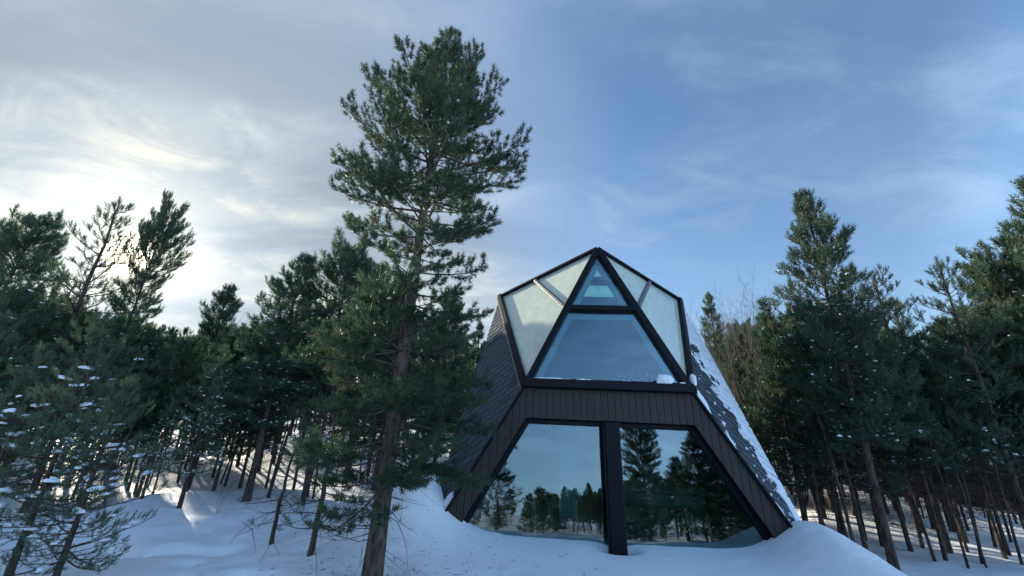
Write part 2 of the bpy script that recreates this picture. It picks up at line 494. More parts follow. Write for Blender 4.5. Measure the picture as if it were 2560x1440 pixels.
N_UP = poly_normal([A, BR, sd(BR, -1)], V3(0, -1, 0))
CENTER = V3(0, 1.6, 2.4)

def clip_poly(poly, edges):
    """clip a 2D polygon to half planes (nx,ny,c): nx*x+ny*y<=c"""
    for nx_, ny_, c in edges:
        out = []
        for i in range(len(poly)):
            p, q = poly[i], poly[(i + 1) % len(poly)]
            dp, dq = nx_ * p[0] + ny_ * p[1] - c, nx_ * q[0] + ny_ * q[1] - c
            if dp <= 0: out.append(p)
            if (dp < 0 < dq) or (dq < 0 < dp):
                t = dp / (dp - dq); out.append((p[0] + (q[0] - p[0]) * t, p[1] + (q[1] - p[1]) * t))
        poly = out
        if len(poly) < 3: return []
    return poly

def convex_edges(P):
    c = np.mean(P, 0); out = []
    for i in range(len(P)):
        p, q = np.array(P[i]), np.array(P[(i + 1) % len(P)])
        e = q - p; n = np.array([e[1], -e[0]]); n /= np.linalg.norm(n)
        if n @ (c - p) > 0: n = -n
        out.append((n[0], n[1], n @ p))
    return out

def area2(poly):
    return 0.5 * abs(sum(poly[i][0] * poly[(i + 1) % len(poly)][1] - poly[(i + 1) % len(poly)][0] * poly[i][1] for i in range(len(poly))))

# side walls clad in shingles
srand = random.Random(4)
for s in (-1, 1):
    P = [sd(BR, s), sd(Rr, s), sd(BK, s), sd(FR, s)]
    n = poly_normal([P[0], P[1], P[3]], sd(V3(1, -0.6, 0), s))
    # best flat frame: course direction e (runs back and down), g runs down across the courses
    e = V3(-0.9, 0.44, -0.6) if s < 0 else V3(0.9, 0.44, -0.6)
    e = unit(e - n * (e @ n)); g = np.cross(n, e); g = g if g[2] < 0 else -g
    m = MB(); m.prism([p - n * 0.012 for p in P], -n * 0.10)
    wall = m.build('side_wall', SHINGLE, hut)
    # inner lining
    m = MB(); m.prism([lerp(p, np.mean(P, 0), 0.02) - n * 0.125 for p in P], -n * 0.03); m.build('inner_lining', INNER, hut)
    O = P[0]
    P2 = [((p - O) @ e, (p - O) @ g) for p in P]
    E = convex_edges(P2)
    xs, ys = [p[0] for p in P2], [p[1] for p in P2]
    cw, ch = 0.235, 0.125
    shared = None
    row = 0; y = min(ys) - ch
    tilt = 0.012
    while y < max(ys) + ch:
        x = min(xs) - cw + (cw / 2 if row % 2 else 0)
        while x < max(xs) + cw:
            hx = [(x + 0.004, y - 0.4 * ch), (x + cw - 0.004, y - 0.4 * ch), (x + cw - 0.003, y + ch * 0.80), (x + cw * 0.86, y + ch * 1.06), (x + cw * 0.30, y + ch * 1.06), (x + 0.003, y + ch * 0.80)]
            c = clip_poly(hx, E)
            if c and area2(c) > 0.0012:
                whole = len(c) == 6 and abs(area2(c) - area2(hx)) < 1e-6
                if whole and shared is not None:
                    me = shared
                else:
                    base = (x, y) if whole else (0, 0)
                    top = []
                    for q in c:
                        lift = 0.006 + tilt * np.clip((q[1] - (y - 0.4 * ch)) / (1.48 * ch), 0, 1)
                        top.append(e * (q[0] - (x if whole else 0)) + g * (q[1] - (y if whole else 0)) + n * lift)
                    mm = MB(); k = len(top)
                    lowp = [t_ - n * 0.016 for t_ in top]
                    mm.add(lowp + top, [tuple(range(k - 1, -1, -1)), tuple(range(k, 2 * k))] + [(i, (i + 1) % k, k + (i + 1) % k, k + i) for i in range(k)])
                    me = mm.mesh('shingle', SHINGLE); me.materials.append(EDGE_SHADE)
                    for pf in me.polygons: pf.material_index = 1 if abs(pf.normal @ Vector(n)) < 0.7 else 0
                    if whole: shared = me
                loc = O + (e * x + g * y if whole else 0)
                link('shingle', me, wall, tuple(loc))
            x += cw
        y += ch; row += 1
    # rear facets of the body (never seen from the front, but they close the hut)
    m = MB(); T = [sd(Rr, s), sd(BK, s), sd(QB, s)]
    n2 = poly_normal(T, sd(V3(1, 0.2, 0), s)); m.prism(T, -n2 * 0.1); m.build('rear_side_wall', SHINGLE, hut)
m = MB(); T = [Rr, sd(Rr, -1), sd(QB, -1), QB]
n2 = poly_normal(T, V3(0, 1, 0)); m.prism([p + n2 * 0.002 for p in T], -n2 * 0.06); m.build('rear_wall', SHINGLE, hut)
m = MB(); T = [p * 0.97 + CENTER * 0.03 for p in T]; m.prism([p - n2 * 0.07 for p in T], -n2 * 0.03); m.build('rear_lining', mat_plain('dark_inner_boarding', (0.07, 0.075, 0.08, 1), 0.6, 0.3, 4.0, 0.2), hut)

# ceiling A-L-R with a small triangular and a wide trapezoid skylight
def cl_pt(s_, x): return V3(x, lerp(A, Rr, s_)[1], lerp(A, Rr, s_)[2])
def half(s_): return 2.28 * s_
def skyh(s_): return max(2.28 * s_ - 0.56, 0.0)
n_c = poly_normal([A, Rr, sd(Rr, -1)], V3(0, 0, 1))
S0, S1, S2, S3 = 0.2457, 0.50, 0.648, 0.94
ceil = [[cl_pt(0, 0), cl_pt(S0, half(S0)), cl_pt(S0, -half(S0))],
        [cl_pt(S1, half(S1)), cl_pt(S2, half(S2)), cl_pt(S2, -half(S2)), cl_pt(S1, -half(S1))],
        [cl_pt(S3, half(S3)), cl_pt(1, half(1)), cl_pt(1, -half(1)), cl_pt(S3, -half(S3))]]
for s in (-1, 1):
    ceil.append([cl_pt(S0, s * half(S0)), cl_pt(S1, s * half(S1)), cl_pt(S1, s * skyh(S1)), cl_pt(S0, 0)])
    ceil.append([cl_pt(S2, s * half(S2)), cl_pt(S3, s * half(S3)), cl_pt(S3, s * skyh(S3)), cl_pt(S2, s * skyh(S2))])
mo, mi = MB(), MB()
for c in ceil:
    mo.prism([p + n_c * 0.0 for p in c], -n_c * 0.05); mi.prism([p - n_c * 0.053 for p in c], -n_c * 0.02)
mo.build('rear_roof', SHINGLE, hut); mi.build('ceiling_panel', mat_plain('grey_ceiling_panel', (0.30, 0.33, 0.34, 1), 0.6, 0.3, 3.0, 0.08), hut)
for T in ([cl_pt(S0, 0), cl_pt(S1, skyh(S1)), cl_pt(S1, -skyh(S1))], [cl_pt(S2, skyh(S2)), cl_pt(S3, skyh(S3)), cl_pt(S3, -skyh(S3)), cl_pt(S2, -skyh(S2))]):
    m = MB(); m.prism([p - n_c * 0.02 for p in T], -n_c * 0.012); m.build('skylight_pane', GLASS_TOP, hut)

# upper glazing: front triangle, two side facets
T_TR = 0.475
BRt = BR + V3(-0.02, 0.01, 0.13)                     # glazing stands on a black beam
NODE = lerp(A, BR, T_TR)
def inset(poly, d, nrm):
    """shrink a planar convex polygon by d"""
    o = poly[0]; e1 = unit(poly[1] - poly[0]); e2 = np.cross(nrm, e1)
    q = [((p - o) @ e1, (p - o) @ e2) for p in poly]
    ed = [(a, b, c - d) for a, b, c in convex_edges(q)]
    big = clip_poly(q, ed)
    return [o + e1 * x + e2 * y for x, y in big]

def pane(poly, nrm, mat, back=0.03):
    m = MB(); m.prism([p - nrm * back for p in poly], -nrm * 0.012)
    return m.build('glass_pane', mat, hut)

pane([lerp(A, BR, 0.06), NODE, sd(NODE, -1), sd(lerp(A, BR, 0.06), -1)], N_UP, GLASS_FRONT)
pane([NODE + V3(0, 0, 0), BR, sd(BR, -1), sd(NODE, -1)], N_UP, GLASS_FRONT, 0.034)
m = MB()
for s in (-1, 1):
    m.bar(sd(BR, s) + N_UP * 0.0, A - V3(0, 0, 0.02) + N_UP * 0.0, 0.122, 0.15, N_UP)
m.build('peak_frame', FRAME, hut, 0.008)
m = MB(); m.bar(sd(NODE, -1) + N_UP * 0.003, NODE + N_UP * 0.003, 0.10, 0.13, N_UP); m.build('transom', FRAME, hut, 0.008)
# pale inner lining of the peak frame, seen through the glass as light strips
m = MB()
cen = (A + BR + sd(BR, -1)) / 3
for s in (-1, 1):
    a_, b_ = sd(BR, s), A
    off = unit(cen - lerp(a_, b_, 0.5)); off = unit(off - unit(b_ - a_) * (off @ unit(b_ - a_)))
    m.bar(lerp(a_, b_, 0.04) + off * 0.11 - N_UP * 0.16, lerp(a_, b_, 0.90) + off * 0.11 - N_UP * 0.16, 0.13, 0.06, N_UP)
m.bar(sd(NODE, -1) * 0.94 + NODE * 0.06 - N_UP * 0.17 - V3(0, 0, 0.11), NODE * 0.94 + sd(NODE, -1) * 0.06 - N_UP * 0.17 - V3(0, 0, 0.11), 0.10, 0.05, N_UP)
m.build('inner_peak_lining', mat_plain('grey_peak_lining', (0.36, 0.40, 0.41, 1), 0.6, 0.3, 3.0, 0.08), hut, 0.004)

for s in (-1, 1):
    Lp, Bp = sd(Rr, s), sd(BR, s)
    ns = poly_normal([A, Lp, Bp], sd(V3(1, -0.5, 0.5), s))
    ml, nd = lerp(A, Lp, 0.60), sd(NODE, s)
    pane([A, ml, nd], ns, GLASS_SIDE, 0.02)
    pane([ml, Lp, Bp, nd], ns, GLASS_SIDE, 0.024)
    m = MB(); m.bar(A + ns * 0.005, Lp + ns * 0.005, 0.07, 0.10, ns); m.build('ridge_trim', FRAME, hut, 0.005)
    m = MB(); m.bar(ml + ns * 0.004, nd + ns * 0.004, 0.085, 0.07, ns); mu = m.build('mullion', mat_plain('mullion_grey', (0.06, 0.066, 0.075, 1), 0.4, 0.5, 9.0, 0.2) if s < 0 else bpy.data.materials['mullion_grey'], hut, 0.006)
    m = MB(); m.bar(ml + ns * 0.042, nd + ns * 0.042, 0.022, 0.012, ns); m.build('cap_strip', TRIM, mu, 0.002)
    m = MB(); m.bar(Lp + unit(Lp - Bp) * 0.05 + ns * 0.006, Bp + ns * 0.006, 0.11, 0.13, ns); eb = m.build('eave_frame', FRAME, hut, 0.008)
    nw = poly_normal([sd(BR, s), sd(Rr, s), sd(FR, s)], sd(V3(1, -0.6, 0), s))
    dn = unit(np.cross(nw, Lp - Bp)); dn = dn if dn[2] < 0 else -dn
    m = MB(); m.bar(Lp + dn * 0.085 + nw * 0.02, Bp + dn * 0.085 + nw * 0.02, 0.025, 0.05, nw); m.build('flashing', TRIM, eb, 0.003)

# black sill beam between peak and fascia
m = MB()
m.bar(sd(BR, -1) + V3(-0.005, -0.045, 0.065), BR + V3(0.005, -0.045, 0.065), 0.155, 0.20, NF)
m.build('sill_beam', FRAME, hut, 0.01)

# fascia of separate upright boards round the lower window
def front_pt(x, t, off=0.0): return V3(x, -LEAN * t, H1 - t) + NF * off
WB, KB = 0.5256, 0.0257
outer = [(-W1, 0.0), (W1, 0.0), (W1 + K * TB, TB), (-W1 - K * TB, TB)]
wi = W1 - KB
inner = [(-wi, WB), (wi, WB), (wi + K * (TB - WB), TB), (-wi - K * (TB - WB), TB)]
EO = convex_edges(outer)
m = MB()
pieces = [[(-W1, 0.015), (W1, 0.015), (wi, WB), (-wi, WB)]] + [[(s * wi, WB), (s * W1, 0.015), (s * (W1 + K * TB), TB), (s * (wi + K * (TB - WB)), TB)] for s in (-1, 1)]
for pc in pieces: m.prism([front_pt(x, t, -0.022) for x, t in pc], -NF * 0.26)
fas = m.build('fascia', FRAME, hut)
bw = 0.1185
nb = int(math.ceil((W1 + K * TB) / bw)) + 1
for i in range(-nb, nb):
    x0, x1 = i * bw + 0.003, (i + 1) * bw - 0.003
    for pc in pieces:
        lo = min(t for _, t in pc) - 0.1
        c = clip_poly([(x0, lo), (x1, lo), (x1, TB), (x0, TB)], convex_edges(pc))
        if c and area2(c) > 0.002:
            mm = MB(); o = front_pt(np.mean([q[0] for q in c]), np.mean([q[1] for q in c]))
            mm.prism([front_pt(x, t, -0.019) - o for x, t in c], NF * (0.016 + 0.005 * srand.random()))
            link('board', mm.mesh('board', BOARD, 0.002), fas, tuple(o))
# thin dark drip edge along the roof verge
for s in (-1, 1):
    m = MB(); m.bar(front_pt(s * (W1 + 0.012), -0.02, 0.012), front_pt(s * (W1 + K * TB + 0.012), TB, 0.012), 0.035, 0.075, NF); m.build('verge_trim', FRAME, hut, 0.004)

# lower window: reveal frame, two panes, square post
REC = 0.17
def win(x, t): return V3(x, -LEAN * t, H1 - t) - NF * REC
m = MB()
fr = 0.075
m.bar(win(-wi, WB + fr / 2), win(wi, WB + fr / 2), fr, 0.12, NF)
for s in (-1, 1):
    m.bar(win(s * (wi - fr * .55), WB), win(s * (wi - fr * .55 + K * (TB - WB)), TB), fr * 1.25, 0.12, NF)
m.build('window_frame', FRAME, hut, 0.005)
for s in (-1, 1):
    T = [win(s * 0.05, WB + 0.02), win(s * (wi - 0.03), WB + 0.02), win(s * (wi - 0.03 + K * (TB - WB - 0.02)), TB), win(s * 0.05, TB)]
    m = MB(); m.prism(T, -NF * 0.016); m.build('window_pane', GLASS_LOW, hut)
def post_pt(t, dx=0.0): return V3(0.02 + dx, -LEAN * t - 0.055, H1 - t)
m = MB(); m.bar(post_pt(WB), post_pt(TB + 0.1), 0.265, 0.17, NF); m.build('post', FRAME, hut, 0.03)
m = MB(); m.bar(win(0.05, WB), win(0.05, TB), 0.18, 0.10, NF); m.build('window_mullion', FRAME, hut)

# inside: floor, bed, curtain
m = MB(); m.box((0, 2.1, 0.06), (4.6, 3.9, 0.10)); m.build('floor', FLOORM, hut)

hut_objs = {}
def inside_thing(name, label, cat, u, v, z):
    wx, wy = hut_world(u, v)
    o = empty(name, (wx, wy, z), -PHI)
    return tag(o, label, cat)
bed = inside_thing('double_bed', 'pale made-up double bed behind the right lower window', 'bed', 1.05, 2.0, 0.11)
m = MB(); m.box((0, 0, 0.14), (1.7, 2.0, 0.28)); m.build('bed_base', FLOORM, bed, 0.01)
m = MB(); m.box((0, 0, 0.40), (1.66, 1.96, 0.22)); m.build('mattress', LINEN, bed, 0.05, True)
m = MB(); m.box((0, -0.35, 0.545), (1.74, 1.3, 0.06)); m.build('duvet', LINEN, bed, 0.025, True)
for s in (-1, 1):
    m = MB(); m.box((s * 0.42, 0.72, 0.59), (0.66, 0.42, 0.14)); m.build('pillow', LINEN, bed, 0.055, True)
cur = inside_thing('curtain', 'pale narrow curtain hanging behind the left lower window', 'curtain', -0.62, 1.1, 0.11)
V = []; Fq = []
for i in range(41):
    x = -0.17 + 0.34 * i / 40; y_ = 0.03 * math.sin(i * 0.95)
    for z_ in (0.0, 0.9, 2.1): V.append((x, y_, z_))
for i in range(40):
    for j in range(2): a_ = i * 3 + j; Fq.append((a_, a_ + 3, a_ + 4, a_ + 1))
link('cloth', mesh_np('cloth', np.array(V), np.array(Fq), CURTAIN, True), cur)

# ------------------------------------------------------------------ snow lying on the hut
def wall_snow(s, mask, name, label, step=0.03):
    P = [sd(BR, s), sd(Rr, s), sd(BK, s), sd(FR, s)]
    n = poly_normal([P[0], P[1], P[3]], sd(V3(1, -0.6, 0), s))
    N1, N2 = 120, 300
    ii, jj = np.meshgrid(np.linspace(0, 1, N1), np.linspace(0, 1, N2))
    # i: front edge (0) to rear edge (1); j: top (0) to foot (1)
    front = P[0] + (P[3] - P[0]) * jj[..., None]
    rear = P[1] + (P[2] - P[1]) * jj[..., None]
    X = front + (rear - front) * ii[..., None]
    th = mask(ii, jj, X)
    X = X + n * (np.where(th > 0, th, -0.03))[..., None]
    idx = np.arange(N1 * N2).reshape(N2, N1)
    keep = (th[:-1, :-1] > 0) | (th[1:, :-1] > 0) | (th[:-1, 1:] > 0) | (th[1:, 1:] > 0)
    Q = np.stack([idx[:-1, :-1], idx[:-1, 1:], idx[1:, 1:], idx[1:, :-1]], -1)[keep]
    me = mesh_np(name, X.reshape(-1, 3), Q, SNOW_FINE, True)
    o = link(name, me); o.location = (HUT_O[0], HUT_O[1], 0); o.rotation_euler = (0, 0, -PHI)
    return tag(o, label, 'snow', None, 'stuff')
def mask_right(i, j, X):
    P0, P1, P3 = BR, Rr, FR
    n = poly_normal([P0, P1, P3], V3(1, -0.6, 0))
    e = V3(0.9, 0.44, -0.6); e = unit(e - n * (e @ n)); g = np.cross(n, e); g = g if g[2] < 0 else -g
    gc = ((X - P0) @ g) / 0.125; ec = ((X - P0) @ e) / 0.235
    course = np.floor(gc); f = gc - course
    n_ = fbm(ec * 1.7, gc * 0.8, 5, 4); big = fbm(ec * 0.55 + 3, gc * 0.35, 15, 3)
    seg = vnoise(np.floor(ec * 0.9 + course * 0.5) * 3.7, course * 5.1, 8)
    m_ = (i - 0.50) * 3.0 + (n_ - 0.5) * 1.6 + (big - 0.5) * 1.4
    m_ = np.where((f > 0.66 + 0.3 * vnoise(ec * 3, course * 9.7, 2)) & (seg > 0.34), np.minimum(m_, -0.2), m_)   # gaps stand in for shadow lines along the shingle courses
    verge = np.clip((0.09 - i) * 10, -1, 0.5) + (fbm(j * 15, i * 5, 21, 3) - 0.56) * 3.6
    flecks = (fbm(ec * 3.1, gc * 1.9, 41, 2) - 0.80) * 4
    m_ = np.maximum(np.maximum(m_, verge), flecks)
    m_ = np.maximum(m_, (j - 0.84) * 9 + (n_ - 0.5) * 1.2)
    return np.clip(m_, -1, 0.6) * 0.030 + 0.020 * (m_ > 0)
wall_snow(1, mask_right, 'roof_snow', 'patchy snow sliding down the shingled right side of the hut')
def mask_left(i, j, X):
    n_ = fbm(X[..., 2] * 6, i * 7, 31, 3)
    m_ = (j - 0.80 + 0.05 * np.sin(i * 9)) * 8 + (n_ - 0.5) * 2.4 + np.clip(0.16 - i, -1, 0) * 3
    return np.clip(m_, -1, 0.5) * 0.09 + 0.01 * (m_ > 0)
wall_snow(-1, mask_left, 'roof_snow', 'small ragged snow ridge clinging low on the left shingles')

def ico(sub):
    bm = bmesh.new(); bmesh.ops.create_icosphere(bm, subdivisions=sub, radius=1.0)
    bm.verts.ensure_lookup_table()
    v = np.array([p.co[:] for p in bm.verts]); f = np.array([[q.index for q in p.verts] for p in bm.faces]); bm.free()
    return v, f
ICO1, ICO2, ICO4 = ico(1), ico(2), ico(4)

def blob(name, loc, size, seed, label, mat=SNOW_FINE):
    v, f = ICO4
    d = 1 + 0.55 * (fbm(v[:, 0] * 1.6 + seed, v[:, 1] * 1.6 + v[:, 2] * 1.1, seed, 4) - 0.5) + 0.2 * (fbm(v[:, 0] * 5 + seed, v[:, 2] * 5 + v[:, 1] * 3, seed + 3, 2) - 0.5)
    vv_ = v * d[:, None] * np.array(size)
    vv_[:, 2] = np.maximum(vv_[:, 2], -size[2] * 0.55)
    o = link(name, mesh_np(name, vv_, f, mat, True)); o.location = loc; o.rotation_euler = (0, 0, -PHI)
    return tag(o, label, 'snow')
def hw(p): x, y = hut_world(p[0], p[1]); return (x, y, p[2])
blob('snow_lump', hw(V3(0.98, -0.10, H1 + 0.185)), (0.155, 0.10, 0.105), 3, 'lump of snow resting on the black beam under the peak')
for q, (u0, u1, sd_) in enumerate([(-1.33, -0.62, 2), (-0.55, -0.28, 5), (1.22, 1.33, 8)]):
    n_ = 26; V = []; F = []
    for i in range(n_ + 1):
        t = i / n_; x = u0 + (u1 - u0) * t
        hgt = 0.016 * math.sin(math.pi * min(max(t, 0.02), 0.98)) ** 0.4 * (0.5 + 1.0 * float(vnoise(t * 9 + sd_, sd_)))
        for yy, zz in ((-0.035, -0.01), (-0.03, hgt), (0.02, hgt * 1.3), (0.03, -0.01)): V.append((x, -0.09 + yy * 1.3, H1 + 0.146 + zz))
    for i in range(n_):
        for j in range(3): a_ = i * 4 + j; F.append((a_, a_ + 4, a_ + 5, a_ + 1))
    o = link('snow_streak', mesh_np('snow_streak', np.array(V), np.array(F), SNOW_FINE, True)); o.location = (HUT_O[0], HUT_O[1], 0); o.rotation_euler = (0, 0, -PHI)
    tag(o, ['long thin streak of snow at the left end of the black beam', 'short thin streak of snow near the middle of the black beam', 'tiny streak of snow at the right end of the black beam'][q], 'snow')
blob('snow_lump', hw(V3(1.50, 0.02, H1 + 0.20)), (0.05, 0.07, 0.13), 12, 'snow caught in the bottom corner of the right peak pane')

fz = np.random.default_rng(9); nfz = 70
tq = fz.random(nfz)
fu = 0.20 + 0.75 * tq + fz.normal(0, .02, nfz); fh = 0.20 + 0.05 * np.sin(tq * 26) + fz.normal(0, .022, nfz) + (fz.random(nfz) < .2) * fz.uniform(0, .12, nfz)
fp = np.stack([fu, 0 * fu, H1 + fh], -1); fp[:, 1] = (N_UP[2] * (BR[2] - fp[:, 2]) + N_UP[1] * BR[1]) / N_UP[1]
fv, ff = ICO1
FV = (fp + N_UP * -0.028)[:, None] + fv[None] * np.stack([fz.uniform(.004, .022, nfz), np.full(nfz, .005), fz.uniform(.003, .008, nfz)], -1)[:, None]
o = link('frost_patch', mesh_np('frost_patch', FV.reshape(-1, 3), (ff[None] + (np.arange(nfz) * len(fv))[:, None, None]).reshape(-1, 3), SNOW_FINE, True))
o.location = (HUT_O[0], HUT_O[1], 0); o.rotation_euler = (0, 0, -PHI)
tag(o, 'thin lacy frost on the lower peak pane left of the snow lump', 'frost', None, 'stuff')

# ------------------------------------------------------------------ trees
TRI = []
def tubes(P, R, sides):
    """P (n,m,3) paths, R (n,m) radii -> verts, quads"""
    n, m_, _ = P.shape
    T = np.gradient(P, axis=1); T /= np.linalg.norm(T, axis=2, keepdims=True) + 1e-9
    ref = np.where(np.abs(T[..., 2:3]) > 0.9, np.array([1.0, 0, 0]), np.array([0, 0, 1.0]))
    B = np.cross(T, ref); B /= np.linalg.norm(B, axis=2, keepdims=True) + 1e-9
    C = np.cross(T, B)
    a = np.linspace(0, 2 * np.pi, sides, endpoint=False)
    V = P[:, :, None] + R[:, :, None, None] * (B[:, :, None] * np.cos(a)[:, None] + C[:, :, None] * np.sin(a)[:, None])
    idx = np.arange(n * m_ * sides).reshape(n, m_, sides)
    a0 = idx[:, :-1]; a1 = idx[:, 1:]
    Q = np.stack([a0, np.roll(a0, -1, 2), np.roll(a1, -1, 2), a1], -1).reshape(-1, 4)
    return V.reshape(-1, 3), Q

def tuft_template(r, K, slen, nlen, nw, spread=(28, 62)):
    t = np.linspace(0.05, 1, K) + r.uniform(-.03, .03, K)
    az = np.arange(K) * 2.399 + r.uniform(-.4, .4, K)
    ang = np.radians(r.uniform(*spread, K)) * np.where(t > .85, .6, 1)
    d = np.stack([np.cos(ang), np.sin(ang) * np.cos(az), np.sin(ang) * np.sin(az)], -1)
    b = np.stack([t * slen, 0 * t, 0 * t], -1)
    s = np.cross(d, np.stack([0 * t, np.cos(az + 1.2), np.sin(az + 1.2)], -1)); s /= np.linalg.norm(s, axis=1, keepdims=True) + 1e-9
    L = nlen * r.uniform(.75, 1.15, K)
    return np.stack([b - s * nw / 2, b + s * nw / 2, b + d * L[:, None]], 1).reshape(-1, 3)

def place(tmpl, pos, D, scale, r):
    """put a template (x axis forward) at pos with directions D"""
    D = D / (np.linalg.norm(D, axis=1, keepdims=True) + 1e-9)
    rv = r.normal(size=D.shape); B = np.cross(D, rv); B /= np.linalg.norm(B, axis=1, keepdims=True) + 1e-9
    C = np.cross(D, B)
    R = np.stack([D, B, C], 1)
    return (np.einsum('kj,njc->nkc', tmpl, R) * scale[:, None, None] + pos[:, None]).reshape(-1, 3)

def snow_blobs(pos, D, L, Wd, Hh, r, tm=ICO1):
    v, f = tm
    D = D.copy(); D[:, 2] *= 0.2; D /= np.linalg.norm(D, axis=1, keepdims=True) + 1e-9
    B = np.cross(np.array([0, 0, 1.0]), D); B /= np.linalg.norm(B, axis=1, keepdims=True) + 1e-9
    C = np.cross(D, B)
    n = len(pos); k = len(v)
    jit = 1 + r.uniform(-.22, .22, (n, k))
    vv_ = v[None] * jit[..., None]
    V = pos[:, None] + D[:, None] * (vv_[..., 0:1] * L[:, None, None]) + B[:, None] * (vv_[..., 1:2] * Wd[:, None, None]) + C[:, None] * (np.maximum(vv_[..., 2:3], -.4) * Hh[:, None, None])
    Fc = (f[None] + (np.arange(n) * k)[:, None, None]).reshape(-1, 3)
    return V.reshape(-1, 3), Fc

def pine(seed, H, zb, prof, trunk_r, whorl=0.30, nb=5, e_low=0.0, e_top=0.9, curve=0.45, twig_sp=0.13, twig_len=0.45, tuft_sp=0.085,
         slen=0.11, nlen=0.055, nw=0.006, K=15, bare=0.25, needles=None, bark=None, snow=None, lean=0.0, dead=0, sides=9, low_frac=1.0, gap=None, tip_up=0.35, wig=0.05, up=.30, spread=(28, 62)):
    r = np.random.default_rng(seed)
    ph = [p for p, _ in prof]; pr = [q for _, q in prof]
    m_ = 18
    zz = np.linspace(-0.4, H, m_)
    tx = np.cumsum(r.normal(0, wig, m_)) * np.linspace(0.0, 1, m_) * 0.35 + lean * zz / H
    ty = np.cumsum(r.normal(0, wig, m_)) * np.linspace(0.0, 1, m_) * 0.35
    tr = trunk_r * np.clip(1 - zz / H, 0, 1) ** 0.75 * (1 + 0.25 * np.exp(-np.maximum(zz, 0) / 0.25)) + 0.010
    def tp(z): return np.stack([np.interp(z, zz, tx), np.interp(z, zz, ty), z], -1)
    Vs, Fs, base = [], [], 0
    def addt(P, R, sd_):
        nonlocal base
        v, q = tubes(P, R, sd_); Vs.append(v); Fs.append(q + base); base += len(v)
    addt(tp(zz)[None], tr[None], sides)
    # whorls of branches
    hs = []
    z = zb
    while z < H - 0.12:
        k = max(2, int(round(nb + r.uniform(-1.2, 1.2))))
        if gap and gap[0] < z < gap[1]: k = max(1, k // gap[2])
        a0 = r.uniform(0, 6.28)
        for i in range(k): hs.append((z + r.uniform(-.05, .05), a0 + 6.283 * i / k + r.uniform(-.3, .3), 1.0))
        if r.random() < 0.5: hs.append((z + whorl * .5, r.uniform(0, 6.28), 0.55))
        z += whorl * r.uniform(.8, 1.2)
    hs = np.array(hs); n = len(hs)
    fr_ = np.clip((hs[:, 0] - zb) / (H - zb), 0, 1)
    e0 = e_low + (e_top - e_low) * fr_ ** 1.4 + r.normal(0, .14, n)
    Lb = np.interp(hs[:, 0], ph, pr) * r.uniform(.52, 1.22, n) * hs[:, 2] / np.clip(np.cos(e0 * .9), .45, 1)
    mb = 8
    tt = np.linspace(0, 1, mb)
    el = e0[:, None] + curve * (tt[None] ** 1.5) + r.normal(0, .06, (n, mb))
    az = hs[:, 1:2] + np.cumsum(r.normal(0, .07, (n, mb)), 1)
    D = np.stack([np.cos(el) * np.cos(az), np.cos(el) * np.sin(az), np.sin(el)], -1)
    st = D * (Lb / (mb - 1))[:, None, None]
    P = np.concatenate([np.zeros((n, 1, 3)), np.cumsum(st[:, :-1], 1)], 1) + tp(hs[:, 0])[:, None]
    rb = np.clip(Lb * 0.0135, .005, trunk_r * .45)[:, None] * (1 - .8 * tt)[None] + .0015
    addt(P, rb, 5)
    # twigs
    tw = []
    for i in range(n):
        cnt = max(1, int(Lb[i] / twig_sp))
        for c in range(cnt):
            t = bare + (1 - bare) * (c + r.uniform(.1, .9)) / cnt
            tw.append((i, t, 1 if (c % 2) else -1))
    tw = np.array(tw)
    bi = tw[:, 0].astype(int); t = np.clip(tw[:, 1], 0, .999)
    k0 = np.minimum((t * (mb - 1)).astype(int), mb - 2); fr2 = t * (mb - 1) - k0
    p0 = P[bi, k0] * (1 - fr2)[:, None] + P[bi, k0 + 1] * fr2[:, None]
    N = len(tw)
    taz = az[bi, k0] + tw[:, 2] * np.radians(r.uniform(25, 65, N)); tel = el[bi, k0] + r.uniform(-.15, .45, N)
    tl = twig_len * np.clip(Lb[bi] / 1.1, .35, 1.2) * (1.15 - .75 * t) * r.uniform(.6, 1.15, N)
    mt = 5
    s = np.linspace(0, 1, mt)
    tel2 = tel[:, None] + tip_up * s[None]
    TD = np.stack([np.cos(tel2) * np.cos(taz)[:, None], np.cos(tel2) * np.sin(taz)[:, None], np.sin(tel2)], -1)
    TP = np.concatenate([np.zeros((N, 1, 3)), np.cumsum(TD[:, :-1] * (tl / (mt - 1))[:, None, None], 1)], 1) + p0[:, None]
    addt(TP, (0.0045 * (1 - .6 * s))[None] * np.ones((N, 1)) * (0.6 + slen / .11 * .4), 3)
    # shoots with needles along twigs and outer branches
    pos, dr = [], []
    ns = np.maximum(2, (tl / tuft_sp).astype(int))
    for j in range(int(ns.max())):
        ok = ns > j
        f = np.clip((j + r.uniform(.3, 1.0, N)) / ns, 0.12, .999)
        kk = np.minimum((f * (mt - 1)).astype(int), mt - 2); ff = f * (mt - 1) - kk
        ii = np.arange(N)
        q = TP[ii, kk] * (1 - ff)[:, None] + TP[ii, kk + 1] * ff[:, None]
        dd = TD[ii, kk] * 0.9 + r.normal(0, .42, (N, 3)) + np.array([0, 0, up])
        pos.append(q[ok]); dr.append(dd[ok])
    pos.append(TP[:, -1]); dr.append(TD[:, -1] + np.array([0, 0, .15]))
    pos.append(P[:, -1]); dr.append(D[:, -1] + np.array([0, 0, .2]))
    # leader
    zl = np.linspace(H - min(.7, H * .12), H, 14)
    pos.append(tp(zl)); dr.append(r.normal(0, .35, (14, 3)) + np.array([0, 0, 1.0]))
    pos = np.concatenate(pos); dr = np.concatenate(dr)
